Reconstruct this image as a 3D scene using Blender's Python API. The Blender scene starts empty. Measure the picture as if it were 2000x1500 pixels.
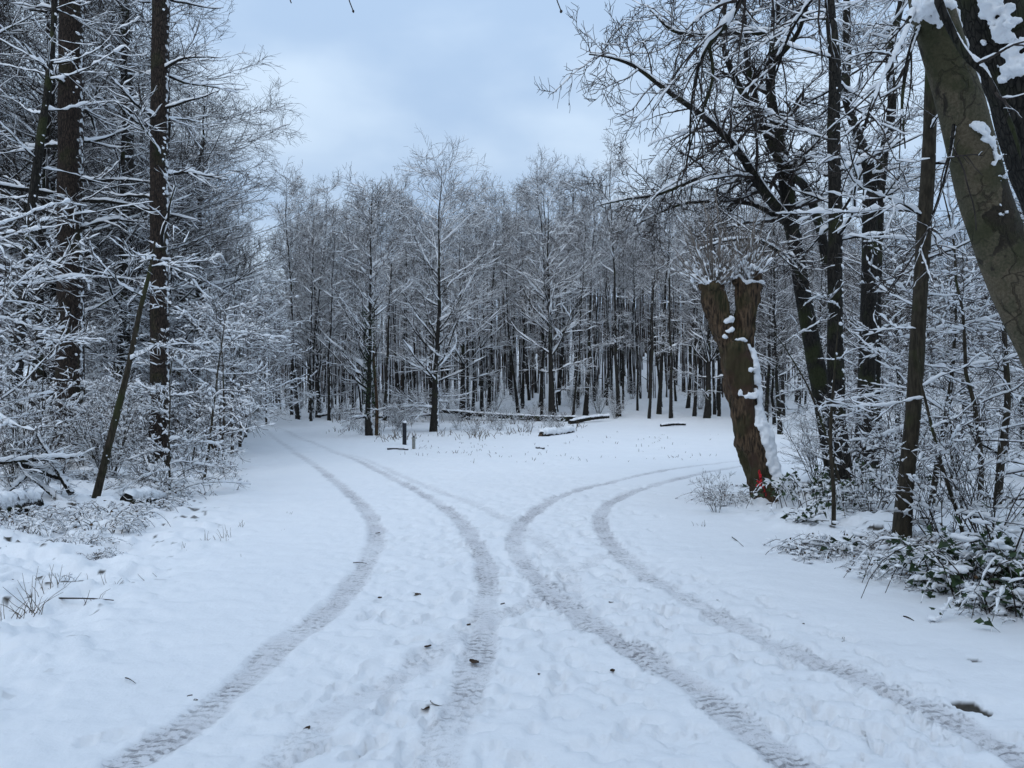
import bpy, math
import numpy as np
from mathutils import Vector
from mathutils.bvhtree import BVHTree

S = bpy.context.scene
C = S.collection
rad = math.radians
rng = np.random.default_rng(11)

# ------------------------------------------------------------------ camera, sky, sun, exposure
FPX, HY, EYE = 1511.0, 790.0, 1.6            # focal length in photo pixels, horizon row, eye height
cam = bpy.data.objects.new('camera', bpy.data.cameras.new('camera'))
C.objects.link(cam); S.camera = cam
cam.location = (0, 0, EYE); cam.rotation_euler = (rad(90), 0, 0)
cam.data.sensor_width = 36; cam.data.lens = 36 * FPX / 2000
cam.data.shift_y = (HY - 750) / 2000
cam.data.clip_start = 0.05; cam.data.clip_end = 3000
S.view_settings.view_transform = 'Standard'; S.view_settings.look = 'None'
S.view_settings.exposure = .04; S.view_settings.gamma = 1
S.cycles.max_bounces = 3; S.cycles.diffuse_bounces = 2; S.cycles.glossy_bounces = 1
S.cycles.transmission_bounces = 1; S.cycles.use_denoising = True

SUN_EL, SUN_AZ = rad(46), rad(208)
w = bpy.data.worlds.new('World'); S.world = w; w.use_nodes = True
nt = w.node_tree; nt.nodes.clear()
def wn(t, **k):
    n = nt.nodes.new(t)
    for a, b in k.items(): setattr(n, a, b)
    return n
L = nt.links.new
sky = wn('ShaderNodeTexSky', sky_type='NISHITA', sun_disc=False, sun_elevation=SUN_EL, sun_rotation=SUN_AZ)
tc = wn('ShaderNodeTexCoord'); sep = wn('ShaderNodeSeparateXYZ'); L(tc.outputs['Generated'], sep.inputs[0])
grad = wn('ShaderNodeMapRange'); grad.inputs[1].default_value = 0.0; grad.inputs[2].default_value = 1.0
grad.inputs[3].default_value = 0.94; grad.inputs[4].default_value = 1.5
L(sep.outputs[2], grad.inputs[0])
mp = wn('ShaderNodeMapping'); mp.inputs['Scale'].default_value = (1.7, 1.7, 3.4); mp.inputs['Location'].default_value = (9.3, 1.4, 3.7)
L(tc.outputs['Generated'], mp.inputs[0])
no = wn('ShaderNodeTexNoise'); no.inputs['Scale'].default_value = 1.5; no.inputs['Detail'].default_value = 5; no.inputs['Roughness'].default_value = .45
L(mp.outputs[0], no.inputs['Vector'])
cr = wn('ShaderNodeValToRGB'); cr.color_ramp.interpolation = 'EASE'
cr.color_ramp.elements[0].position = .41; cr.color_ramp.elements[0].color = (.425, .575, .79, 1)
cr.color_ramp.elements[1].position = .62; cr.color_ramp.elements[1].color = (.61, .755, .93, 1)
L(no.outputs[0], cr.inputs[0])
cg = wn('ShaderNodeVectorMath', operation='SCALE'); L(cr.outputs[0], cg.inputs[0]); L(grad.outputs[0], cg.inputs[3])
c10 = wn('ShaderNodeVectorMath', operation='SCALE'); c10.inputs[3].default_value = 9.6; L(cg.outputs[0], c10.inputs[0])
mx = wn('ShaderNodeMix', data_type='RGBA'); mx.inputs[0].default_value = .93
L(sky.outputs[0], mx.inputs[6]); L(c10.outputs[0], mx.inputs[7])
bg = wn('ShaderNodeBackground'); bg.inputs[1].default_value = .1; L(mx.outputs[2], bg.inputs[0])
wo = wn('ShaderNodeOutputWorld'); L(bg.outputs[0], wo.inputs[0])

sl = bpy.data.lights.new('sun', 'SUN'); sl.energy = 1.; sl.angle = rad(60); sl.color = (1, .96, .9)
so = bpy.data.objects.new('sun', sl); C.objects.link(so)
so.rotation_euler = Vector((math.sin(SUN_AZ) * math.cos(SUN_EL), math.cos(SUN_AZ) * math.cos(SUN_EL), math.sin(SUN_EL))).to_track_quat('Z', 'Y').to_euler()
so.location = (0, 0, 60)

# ------------------------------------------------------------------ helpers: noise, terrain, placing
_perm = np.random.default_rng(3).permutation(512)
_val = np.random.default_rng(4).random(512)
def vnoise(x, y, z=None):
    if z is None: z = np.zeros_like(x)
    xi, yi, zi = np.floor(x).astype(int), np.floor(y).astype(int), np.floor(z).astype(int)
    fx, fy, fz = x - xi, y - yi, z - zi
    fx, fy, fz = [f * f * (3 - 2 * f) for f in (fx, fy, fz)]
    def h(a, b, c): return _val[(_perm[(_perm[(_perm[a & 511] + b) & 511] + c) & 511])]
    r = 0
    for dz in (0, 1):
        for dy in (0, 1):
            for dx in (0, 1):
                r = r + h(xi + dx, yi + dy, zi + dz) * (fx if dx else 1 - fx) * (fy if dy else 1 - fy) * (fz if dz else 1 - fz)
    return r
def fbm(x, y, z=None, o=3):
    r, a, t = 0, 1., 0
    for i in range(o):
        r = r + a * vnoise(x * 2 ** i + 17.3 * i, y * 2 ** i - 9.1 * i, None if z is None else z * 2 ** i + 4.7 * i); t += a; a *= .5
    return r / t
def sst(a, b, x):
    t = np.clip((x - a) / (b - a), 0, 1); return t * t * (3 - 2 * t)

VY = [-20, 0, 5, 7, 11, 16, 22, 30, 40, 55, 80, 500]
VX = [-3.2, -3.2, -3.4, -3.7, -4.6, -6.2, -7.8, -10.8, -14.5, -20, -28, -160]
RY = [-20, 0, 4, 5.7, 7.5, 9.5, 12, 15, 17.5, 20]
RX = [5, 4.4, 4.0, 3.75, 3.15, 2.95, 3.0, 4.2, 7, 14]
def left_edge(y): return np.interp(y, VY, VX)
def right_edge(y): return np.where(y < 20, np.interp(y, RY, RX), 1e3)
def H(x, y):
    x = np.asarray(x, float); y = np.asarray(y, float)
    zr = np.interp(y, [0, 26, 34, 42, 50, 60, 80, 110, 160, 500], [0, 0, .1, .38, .95, 2.3, 6.2, 11, 15, 18])
    zl = np.interp(y, [0, 26, 34, 42, 50, 60, 80, 110, 160, 500], [0, 0, .08, .35, .75, 1.3, 2.6, 5.5, 8, 12])
    t = sst(-16, 6, x - (y - 50) * .05)
    z = zl * (1 - t) + zr * t
    z = z + .34 * sst(-.2, 3.2, left_edge(y) - x) * (1 + .25 * np.sin(x * .7 + y * .4))
    z = z + .10 * sst(-.1, 1.6, x - right_edge(y))
    z = z + .10 * (fbm(x * .22, y * .22, o=2) - .5) * sst(3, 12, np.abs(y))
    return z
def Hs(x, y): return float(H(np.array([x]), np.array([y]))[0])
def G(px, py):
    """ground point under a photo pixel -> (x, y, z)"""
    d = np.geomspace(2, 200, 4000)
    x = (px - 1000) / FPX * d; z = EYE + (HY - py) / FPX * d
    i = int(np.argmax(H(x, d) > z)); return np.array([x[i], d[i], H(x[i:i + 1], d[i:i + 1])[0]])
def Wp(px, py, d): return np.array([(px - 1000) / FPX * d, d, EYE + (HY - py) / FPX * d])
def poly(lst, d=None): return np.array([Wp(p[0], p[1], p[2] if len(p) > 2 else d) for p in lst])
def smooth_poly(P, n):
    """Catmull-Rom through the points, n samples evenly by length"""
    P = np.asarray(P, float); Q = np.vstack([2 * P[0] - P[1], P, 2 * P[-1] - P[-2]])
    out = []
    for i in range(len(P) - 1):
        a, b, c, d = Q[i:i + 4]; t = np.linspace(0, 1, 24, endpoint=False)[:, None]
        out.append(.5 * (2 * b + (c - a) * t + (2 * a - 5 * b + 4 * c - d) * t ** 2 + (3 * b - a - 3 * c + d) * t ** 3))
    out = np.vstack(out + [P[-1:]])
    s = np.r_[0, np.cumsum(np.linalg.norm(np.diff(out, axis=0), axis=1))]
    q = np.linspace(0, s[-1], n)
    return np.stack([np.interp(q, s, out[:, k]) for k in range(P.shape[1])], 1)

# ------------------------------------------------------------------ helpers: meshes and objects
def make_mesh(name, V, faces, mats, smooth=True, midx=None):
    me = bpy.data.meshes.new(name)
    V = np.ascontiguousarray(V, dtype=np.float32)
    me.vertices.add(len(V)); me.vertices.foreach_set('co', V.ravel())
    loops = np.concatenate([f.ravel() for f in faces]).astype(np.int32)
    tot = np.concatenate([np.full(len(f), f.shape[1]) for f in faces])
    st = np.r_[0, np.cumsum(tot)[:-1]].astype(np.int32)
    me.loops.add(len(loops)); me.loops.foreach_set('vertex_index', loops)
    me.polygons.add(len(tot)); me.polygons.foreach_set('loop_start', st)
    me.polygons.foreach_set('use_smooth', np.full(len(tot), smooth))
    for m in (mats if isinstance(mats, (list, tuple)) else [mats]): me.materials.append(m)
    if midx is not None: me.polygons.foreach_set('material_index', np.asarray(midx, np.int32))
    me.update(calc_edges=True); me.validate()
    return me
def norm(a): return a / np.maximum(np.linalg.norm(a, axis=-1, keepdims=True), 1e-9)
class MB:
    def __init__(s): s.V, s.F, s.n = [], {}, 0
    def add(s, V, F):
        s.V.append(V.reshape(-1, 3)); s.F.setdefault(F.shape[1], []).append(F + s.n); s.n += s.V[-1].shape[0]
    def tubes(s, P, R, sides=4, hR=None, phase=0.):
        """P (M,K,3) centre lines, R (M,K) radii, hR optional vertical radii"""
        if P.ndim == 2: P = P[None]; R = np.asarray(R)[None]
        if len(P) == 0: return s
        M, K, _ = P.shape
        T = np.empty_like(P); T[:, 1:-1] = P[:, 2:] - P[:, :-2]; T[:, 0] = P[:, 1] - P[:, 0]; T[:, -1] = P[:, -1] - P[:, -2]
        T = norm(T); mean = norm(P[:, -1] - P[:, 0])
        ref = np.where((np.abs(mean[:, 2]) > .92)[:, None], np.array([1., .2, 0]), np.array([0, 0, 1.]))[:, None, :]
        U = norm(np.cross(T, ref)); Vv = np.cross(U, T)
        a = np.arange(sides) * 2 * math.pi / sides + phase
        h = R if hR is None else hR
        ring = P[:, :, None] + U[:, :, None] * (np.cos(a)[:, None] * R[:, :, None, None]) + Vv[:, :, None] * (np.sin(a)[:, None] * h[:, :, None, None])
        idx = np.arange(M * K * sides).reshape(M, K, sides); nx = np.roll(idx, -1, 2)
        s.add(ring, np.stack([idx[:, :-1], nx[:, :-1], nx[:, 1:], idx[:, 1:]], -1).reshape(-1, 4))
        return s
    def mesh(s, name, mats, smooth=True):
        return make_mesh(name, np.vstack(s.V), [np.vstack(v) for v in s.F.values()], mats, smooth)
    def arrays(s): return np.vstack(s.V), [np.vstack(v) for v in s.F.values()]
def capped(P, R, r0=True, r1=True):
    """close the ends of one centre line"""
    P = np.asarray(P, float); R = np.asarray(R, float)
    if r0: d = norm(P[0] - P[1]); P = np.vstack([P[0] + d * .004, P]); R = np.r_[1e-4, R]
    if r1: d = norm(P[-1] - P[-2]); P = np.vstack([P, P[-1] + d * .004]); R = np.r_[R, 1e-4]
    return P, R
def remesh(V, F, voxel, amp=0., sc=6., zst=.35, seed=0.):
    me = bpy.data.meshes.new('tmp'); me.from_pydata(V.tolist(), [], [f.tolist() for q in F for f in q])
    o = bpy.data.objects.new('tmp', me); C.objects.link(o)
    m = o.modifiers.new('r', 'REMESH'); m.mode = 'VOXEL'; m.voxel_size = voxel
    k = o.modifiers.new('s', 'SMOOTH'); k.iterations = 4
    e = o.evaluated_get(bpy.context.evaluated_depsgraph_get()); t = e.to_mesh()
    v = np.empty(len(t.vertices) * 3, np.float32); t.vertices.foreach_get('co', v)
    n = np.empty(len(t.vertices) * 3, np.float32); t.vertices.foreach_get('normal', n)
    f = np.empty(len(t.loops), np.int32); t.loops.foreach_get('vertex_index', f)
    e.to_mesh_clear(); bpy.data.objects.remove(o); bpy.data.meshes.remove(me)
    v = v.reshape(-1, 3).astype(float); n = n.reshape(-1, 3).astype(float); f = f.reshape(-1, 4)
    if amp:
        q = fbm(v[:, 0] * sc + seed, v[:, 1] * sc, v[:, 2] * sc * zst, o=4) - .5
        q2 = np.abs(fbm(v[:, 0] * sc * 2.2 + seed, v[:, 1] * sc * 2.2, v[:, 2] * sc * zst * 1.5, o=2) - .5)
        v = v + n * (q * 1.6 - q2 * .8)[:, None] * amp
    return v, n, f
def ico():
    g = (1 + 5 ** .5) / 2
    v = norm(np.array([(-1, g, 0), (1, g, 0), (-1, -g, 0), (1, -g, 0), (0, -1, g), (0, 1, g), (0, -1, -g), (0, 1, -g), (g, 0, -1), (g, 0, 1), (-g, 0, -1), (-g, 0, 1)], float))
    f = [(0, 11, 5), (0, 5, 1), (0, 1, 7), (0, 7, 10), (0, 10, 11), (1, 5, 9), (5, 11, 4), (11, 10, 2), (10, 7, 6), (7, 1, 8), (3, 9, 4), (3, 4, 2), (3, 2, 6), (3, 6, 8), (3, 8, 9), (4, 9, 5), (2, 4, 11), (6, 2, 10), (8, 6, 7), (9, 8, 1)]
    return v, np.array(f)
def ico2():
    v, f = ico(); v = v.tolist(); m = {}; o = []
    def mid(a, b):
        k = (min(a, b), max(a, b))
        if k not in m: v.append(((np.array(v[a]) + np.array(v[b])) / np.linalg.norm(np.array(v[a]) + np.array(v[b]))).tolist()); m[k] = len(v) - 1
        return m[k]
    for a, b, c in f:
        x, y, z = mid(a, b), mid(b, c), mid(c, a); o += [(a, x, z), (b, y, x), (c, z, y), (x, y, z)]
    return np.array(v), np.array(o)
IC1, IC2 = ico(), ico2()
def blobs(mb, P, N, size, flat=.5, rough=.3, fine=True, r=rng):
    """lumps of snow lying on surface points P with normals N"""
    b, f = IC2 if fine else IC1
    n = len(P)
    if n == 0: return mb
    N = norm(N); a = norm(np.cross(N, np.array([.3, .2, 1.]) + .05)); c = np.cross(N, a)
    sz = np.broadcast_to(np.asarray(size, float), (n,))
    sx = sz * r.uniform(.7, 1.5, n); sy = sz * r.uniform(.7, 1.2, n); sn = sz * flat * r.uniform(.7, 1.2, n)
    q = b[None] * (1 + rough * (r.random((n, len(b), 1)) - .5))
    V = P[:, None] + a[:, None] * q[..., :1] * sx[:, None, None] + c[:, None] * q[..., 1:2] * sy[:, None, None] + N[:, None] * q[..., 2:] * sn[:, None, None]
    mb.add(V, (f[None] + (np.arange(n) * len(b))[:, None, None]).reshape(-1, 3))
    return mb
def obj(name, me, parent=None, kind=None):
    o = bpy.data.objects.new(name, me); C.objects.link(o)
    if parent: o.parent = parent
    if kind: o['kind'] = kind
    return o
def tag(o, label, cat, group=None):
    o['label'] = label; o['category'] = cat
    if group: o['group'] = group
    return o
def thing(name, label, cat, loc=(0, 0, 0), rz=0., sc=1., group=None, parts=()):
    o = bpy.data.objects.new(name, None); C.objects.link(o); o.empty_display_size = .3
    o.location = loc; o.rotation_euler = (0, 0, rz)
    o.scale = (sc, sc, sc) if np.isscalar(sc) else sc
    tag(o, label, cat, group)
    for p in parts: obj(p[0], p[1], o, p[2] if len(p) > 2 else None)
    return o

# ------------------------------------------------------------------ materials
SNOW = (.83, .85, .88)
class NT:
    def __init__(s, name):
        s.m = bpy.data.materials.new(name); s.m.use_nodes = True; s.t = s.m.node_tree; s.t.nodes.clear()
        s.b = s.n('ShaderNodeBsdfPrincipled'); o = s.n('ShaderNodeOutputMaterial'); s.t.links.new(s.b.outputs[0], o.inputs[0])
        s.b.inputs['Specular IOR Level'].default_value = .25
    def n(s, t, ins=None, **k):
        x = s.t.nodes.new(t)
        for a, b in k.items(): setattr(x, a, b)
        for a, b in (ins or {}).items():
            if hasattr(b, 'default_value') and hasattr(b, 'is_output'): s.t.links.new(b, x.inputs[a])
            else: x.inputs[a].default_value = b
        return x
    def math(s, op, a, b=0., c=0.):
        return s.n('ShaderNodeMath', {0: a, 1: b, 2: c}, operation=op).outputs[0]
    def noise(s, vec, scale, detail=3, rough=.5):
        return s.n('ShaderNodeTexNoise', {'Vector': vec, 'Scale': scale, 'Detail': detail, 'Roughness': rough}).outputs[0]
    def mapping(s, vec, sc, loc=(0, 0, 0)): return s.n('ShaderNodeMapping', {0: vec, 'Scale': sc, 'Location': loc}).outputs[0]
    def mix(s, f, a, b): 
        x = s.n('ShaderNodeMix', {0: f}, data_type='RGBA')
        for i, v in ((6, a), (7, b)):
            if isinstance(v, tuple): x.inputs[i].default_value = (*v, 1) if len(v) == 3 else v
            else: s.t.links.new(v, x.inputs[i])
        return x.outputs[2]
    def rng(s, v, a, b, c=0., d=1.): return s.n('ShaderNodeMapRange', {0: v, 1: a, 2: b, 3: c, 4: d}, interpolation_type='SMOOTHSTEP').outputs[0]
    def set(s, k, v): 
        if hasattr(v, 'is_output'): s.t.links.new(v, s.b.inputs[k])
        else: s.b.inputs[k].default_value = (*v, 1) if isinstance(v, tuple) else v
    def bump(s, h, dist, strength=1.): 
        s.set('Normal', s.n('ShaderNodeBump', {'Strength': strength, 'Distance': dist, 'Height': h}).outputs[0])
def bark(name, c1, c2, sc=(9, 9, 2), nsc=3., snow=None, moss=0., bump=.02, crack=0., c3=None):
    """snow = (direction, low, high, noise amount, noise scale): where snow has stuck to the bark"""
    k = NT(name); co = k.n('ShaderNodeTexCoord').outputs['Object']
    v = k.mapping(co, sc); f = k.noise(v, nsc, 5 if bump else 1, .6)
    col = k.mix(k.rng(f, .35, .68), c1, c2)
    if c3: col = k.mix(k.rng(k.noise(co, 2.3, 4), .5, .62), col, c3)
    h = f
    if crack:
        vo = k.n('ShaderNodeTexVoronoi', {'Vector': v, 'Scale': crack}, feature='DISTANCE_TO_EDGE').outputs[0]
        g = k.rng(vo, 0., .12); h = k.math('ADD', f, g); col = k.mix(g, tuple(x * .4 for x in c1), col)
    if moss:
        col = k.mix(k.math('MULTIPLY', k.rng(k.noise(co, 1.7, 4), .52, .66), moss), col, (.035, .042, .014))
    k.set('Roughness', .9)
    if snow:
        d, lo, hi, am, ns = snow
        dn = k.n('ShaderNodeVectorMath', {0: k.n('ShaderNodeNewGeometry').outputs['Normal'], 1: tuple(np.array(d) / np.linalg.norm(d))}, operation='DOT_PRODUCT').outputs[1]
        e = k.math('MULTIPLY_ADD', k.math('SUBTRACT', k.noise(co, ns, 3 if bump else 1), .5), am, dn)
        sf = k.rng(e, lo, hi); col = k.mix(sf, col, SNOW)
        h = k.math('MULTIPLY_ADD', sf, .5, h)
    k.set('Base Color', col)
    if bump: k.bump(h, bump, .8)
    return k.m
def plain(name, c1, c2, scale=8., rough=.8, bump=0.):
    k = NT(name); co = k.n('ShaderNodeTexCoord').outputs['Object']; f = k.noise(co, scale, 4)
    k.set('Base Color', k.mix(k.rng(f, .35, .65), c1, c2)); k.set('Roughness', rough)
    if bump: k.bump(f, bump)
    return k.m
def snow_mat(name='snow'):
    k = NT(name); co = k.n('ShaderNodeTexCoord').outputs['Object']
    k.set('Base Color', k.mix(k.noise(co, 3.), (.80, .825, .86), (.86, .875, .895))); k.set('Roughness', .75)
    k.bump(k.noise(co, 60., 1), .006, .5)
    return k.m
M_SNOW = snow_mat()
UP = (.35, -.15, 1)
M_FTRUNK = bark('forest_bark', (.012, .011, .010), (.036, .032, .028), snow=((1, -.2, .35), .84, .95, .8, 5.), moss=.4)
M_FTWIG = bark('forest_twig', (.03, .023, .018), (.065, .050, .040), snow=(UP, .22, .42, .5, 1.4), bump=.0)
M_TWIG = bark('twig_bark', (.022, .018, .016), (.05, .04, .034), snow=(UP, .72, .95, .8, 4.), bump=.0)
M_DARK = bark('dark_bark', (.012, .011, .009), (.034, .03, .025), snow=((.8, -.1, .8), .8, .93, .7, 6.), moss=.7, crack=3.)
M_LARCH = bark('larch_bark', (.02, .014, .011), (.06, .043, .033), sc=(14, 14, 3), snow=((1, -.1, .3), .94, 1.0, .5, 9.), bump=.03, crack=2.2, moss=.35)
M_WILLOW = bark('willow_bark', (.016, .011, .007), (.118, .077, .047), sc=(11, 11, 2.), nsc=2.6, snow=((.8, -.2, .8), .9, .97, .5, 9.), bump=.035, moss=.45, c3=(.05, .03, .02))
def plane_bark():
    """smooth pale bark with darker scars, sharp-edged flakes and thin cracks"""
    k = NT('mottled_bark'); co = k.n('ShaderNodeTexCoord').outputs['Object']
    ws = k.n('ShaderNodeVectorMath', {0: co, 1: k.n('ShaderNodeVectorMath', {0: k.n('ShaderNodeTexNoise', {'Vector': co, 'Scale': 5., 'Detail': 4}).outputs[1], 3: .22}, operation='SCALE').outputs[0]}, operation='ADD').outputs[0]
    fine = k.noise(co, 55., 5, .7); mid = k.noise(k.mapping(ws, (1, 1, .55)), 5.5, 4, .6)
    col = k.mix(k.rng(fine, .3, .7), (.045, .042, .024), (.095, .083, .053))
    col = k.mix(k.rng(mid, .5, .54), col, k.mix(k.rng(fine, .3, .7), (.066, .053, .033), (.13, .108, .072)))
    sc = k.noise(k.mapping(ws, (1, 1, .4), (3, 7, 1)), 3.1, 5, .65)
    col = k.mix(k.math('MULTIPLY', k.rng(sc, .52, .56), .9), col, k.mix(fine, (.012, .010, .007), (.04, .031, .022)))
    vo = k.n('ShaderNodeTexVoronoi', {'Vector': k.mapping(ws, (1, 1, .8)), 'Scale': 3.4}, feature='DISTANCE_TO_EDGE').outputs[0]
    cr_ = k.math('MULTIPLY', k.rng(vo, .022, .004), k.rng(k.noise(co, 4., 2), .42, .55))
    col = k.mix(k.math('MULTIPLY', cr_, .5), col, (.03, .022, .016))
    ln_ = k.rng(k.noise(k.mapping(ws, (1.2, 1.2, 9.)), 3., 3), .635, .66)
    col = k.mix(k.math('MULTIPLY', ln_, .6), col, (.03, .024, .018))
    col = k.mix(k.math('MULTIPLY', k.rng(k.noise(co, 2.6, 4), .5, .62), .6), col, (.03, .034, .012))
    k.set('Base Color', col); k.set('Roughness', .85)
    h = k.math('MULTIPLY_ADD', k.rng(sc, .555, .60), -1.2, k.math('MULTIPLY_ADD', cr_, -1.5, k.math('MULTIPLY_ADD', mid, .8, k.math('MULTIPLY', fine, .6))))
    k.bump(h, .014, .9); return k.m
M_PLANE = plane_bark()
M_SMOOTH = bark('smooth_bark', (.022, .018, .012), (.055, .045, .031), sc=(9, 9, 2.5), bump=.006, moss=.8, snow=((1, -.2, .5), .9, .97, .6, 7.))
M_SHOOT = plain('willow_shoot', (.10, .085, .072), (.22, .19, .165))
M_IVY = plain('ivy_leaf', (.010, .022, .008), (.03, .06, .016), 12., .45)
M_DEAD = plain('dead_leaf', (.035, .022, .014), (.10, .06, .03), 14.)
M_GRASS = plain('dry_grass', (.06, .048, .036), (.14, .11, .08), 10.)
M_POST = bark('weathered_wood', (.015, .016, .02), (.04, .042, .05), sc=(20, 20, 3))
M_PIPE = plain('grey_plastic', (.24, .24, .22), (.33, .33, .3), 9., .6)
M_RED = plain('red_paint', (.22, .012, .014), (.75, .03, .045), 26.)
M_CUT = plain('cut_wood', (.06, .042, .03), (.12, .085, .055), 20.)

# ------------------------------------------------------------------ ground with tyre tracks and footprints
tracks_px = [
    [(150, 1560), (230, 1500), (400, 1390), (545, 1265), (650, 1185), (710, 1110), (735, 1050), (725, 1010), (690, 970), (630, 920), (570, 880), (530, 850), (505, 832), (470, 818)],
    [(835, 1580), (850, 1500), (880, 1420), (920, 1320), (945, 1220), (950, 1120), (930, 1060), (900, 1020), (860, 985), (780, 940), (700, 900), (620, 868), (560, 842), (520, 827)],
    [(1680, 1580), (1560, 1500), (1400, 1370), (1280, 1290), (1160, 1220), (1070, 1150), (1020, 1090), (1005, 1050), (1030, 1010), (1090, 970), (1180, 945), (1290, 920), (1420, 903), (1560, 895)],
    [(2160, 1580), (2000, 1480), (1850, 1400), (1650, 1310), (1480, 1240), (1330, 1160), (1230, 1100), (1180, 1040), (1175, 1000), (1215, 970), (1290, 945), (1380, 922), (1480, 908), (1620, 902)]]
tracks_px.append([(560, 845), (700, 893), (820, 945), (930, 985), (1010, 1025), (1090, 1090), (1130, 1180)])
tracks_px.append([(1175, 1085), (1060, 1160), (900, 1240), (760, 1330), (640, 1400), (540, 1500)])
tracks = [smooth_poly(np.array([G(*p)[:2] for p in t]), 500) for t in tracks_px]
def build_ground():
    yr = np.r_[np.linspace(-25, 1.2, 16), np.geomspace(1.3, 60, 470), np.geomspace(61, 900, 46)]
    side = np.geomspace(1.03, 14, 14)
    t = np.r_[-side[::-1], np.linspace(-1, 1, 410), side]
    wid = .74 * np.maximum(yr, 1) + 1.2
    X = t[None] * wid[:, None] + 0 * yr[:, None]; Y = yr[:, None] + 0 * t[None]
    X = X + np.where(np.abs(t) > 1, np.sign(t) * (np.abs(t) - 1) * 9, 0)[None]
    x, y = X.ravel(), Y.ravel(); z = H(x, y)
    near = (y > 1) & (y < 60)
    tr = np.zeros_like(x); tu = np.zeros_like(x); tv = np.zeros_like(x); dirt = np.zeros_like(x)
    wob = fbm(x * 3, y * 3, o=3) - .5
    for i, T in enumerate(tracks):
        k = np.where((y > 1) & (y < T[:, 1].max() + 1) & (x > T[:, 0].min() - 1) & (x < T[:, 0].max() + 1))[0]
        s = np.r_[0, np.cumsum(np.linalg.norm(np.diff(T, axis=0), axis=1))]
        tang = norm(np.gradient(T, axis=0)); nrm = np.stack([-tang[:, 1], tang[:, 0]], 1)
        for c in np.array_split(k, max(1, len(k) // 20000)):
            d2 = (x[c, None] - T[None, :, 0]) ** 2 + (y[c, None] - T[None, :, 1]) ** 2
            j = d2.argmin(1); dx = x[c] - T[j, 0]; dy = y[c] - T[j, 1]
            u = dx * nrm[j, 0] + dy * nrm[j, 1]; v = s[j] + dx * tang[j, 0] + dy * tang[j, 1]
            off = np.sqrt(d2[np.arange(len(c)), j])
            a = 1 - sst(.075, .135, off + wob[c] * .085)
            fade = .3 + 1.0 * fbm(v * .9 + 31 * i, u * 0 + 3.1 * i, o=2)
            if i > 3: fade = fade * .42
            if i == 1: fade = fade * (1 - .45 * (1 - sst(3.6, 4.6, y[c])))
            a = a * np.clip(fade, .4 if i < 4 else .1, 1) * (1 - .55 * sst(14, 30, y[c]))
            b = a > tr[c]; tr[c[b]] = a[b]; tu[c[b]] = u[b]; tv[c[b]] = v[b]
            ridge = np.exp(-((off - .15) / .035) ** 2) * (.5 + wob[c]) * (1 - a)
            z[c] += ridge * .007
    z -= tr * .022
    # broad drift, trampled snow between the tracks
    z += near * .03 * (fbm(x * 1.3, y * 1.3, o=2) - .5)
    mid = np.exp(-((x - np.interp(y, [0, 4, 10, 20, 40], [.1, 0, -.3, -2.5, -9])) / np.interp(y, [0, 4, 10, 20, 40], [1.6, 1.6, 1.9, 3, 5])) ** 2)
    right = np.exp(-((x - np.interp(y, [0, 4, 6, 9, 14], [3, 1.9, 1.2, .5, 1.])) / .8) ** 2)
    tramp = np.clip(mid * .8 + right, 0, 1) * near * (1 - tr * .7)
    z += tramp * (.05 * (fbm(x * 10, y * 10, o=3) - .5) - .035 * sst(.60, .68, fbm(x * 10 + 40, y * 10, o=2)))
    # lumpy verges where the snow lies over low plants
    vl = sst(-1.7, .5, left_edge(y) - x) + sst(-.05, .9, x - right_edge(y)); vl = np.clip(vl, 0, 1) * near
    wl = sst(40, 50, y) * sst(60, 52, y) * .5
    z += (vl + wl) * (.15 * (fbm(x * 2.1, y * 2.1, o=2) - .5) + .07 * (sst(.45, .7, fbm(x * 4.5 + 9, y * 4.5, o=3)) - .4) + .06 * (fbm(x * 11, y * 11, o=3) - .5))
    dirt = np.maximum(dirt, np.clip(vl * 1.3 - .3, 0, 1) * sst(.79, .83, fbm(x * 8 + 70, y * 8, o=2)) * .9)
    z += (1 - tramp) * near * .03 * (fbm(x * 3.1, y * 5.5, o=3) - .5)
    z += near * sst(22, 30, y) * .07 * (fbm(x * 2.2 + 5, y * 2.2, o=3) - .5)
    # footprints: ball and heel pressed into the snow
    r2 = np.random.default_rng(5)
    fp = [(G(775, 1325)[:2], .75), (G(730, 1400)[:2], .35), (G(770, 1420)[:2], .8), (G(715, 1465)[:2], .5), (G(640, 1460)[:2], .95), (G(815, 1250)[:2], 1.1), (G(822, 1282)[:2], .6), (G(865, 1275)[:2], .8), (G(215, 1440)[:2], .9), (G(590, 1480)[:2], .8), (G(1040, 1180)[:2], .2)]
    for q in range(230):
        yy = r2.uniform(3.2, 16); c = np.interp(yy, [3, 6, 10, 16], [-.35, -.25, -.5, -2]) if q % 2 else np.interp(yy, [3, 5, 7, 9, 16], [2.2, 1.6, 1.0, .55, 2.5])
        fp.append((np.array([c + r2.normal(0, .5), yy]), r2.normal(.3 if q % 2 else -.4, .5)))
    for (c, a) in fp:
        m = np.where((np.abs(x - c[0]) < .25) & (np.abs(y - c[1]) < .25))[0]
        dx, dy = x[m] - c[0], y[m] - c[1]; l = dx * math.sin(a) + dy * math.cos(a); q = dx * math.cos(a) - dy * math.sin(a)
        e = np.minimum((l - .05) ** 2 / .095 ** 2 + q ** 2 / .052 ** 2, (l + .1) ** 2 / .055 ** 2 + q ** 2 / .042 ** 2)
        dep = 1 - sst(.65, 1.2, e); rim = np.exp(-((np.sqrt(e) - 1.25) / .2) ** 2)
        dp = r2.uniform(.018, .042) * (1 - tr[m])
        z[m] += -dep * dp + rim * .009; dirt[m] = np.maximum(dirt[m], dep * .17)
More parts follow.
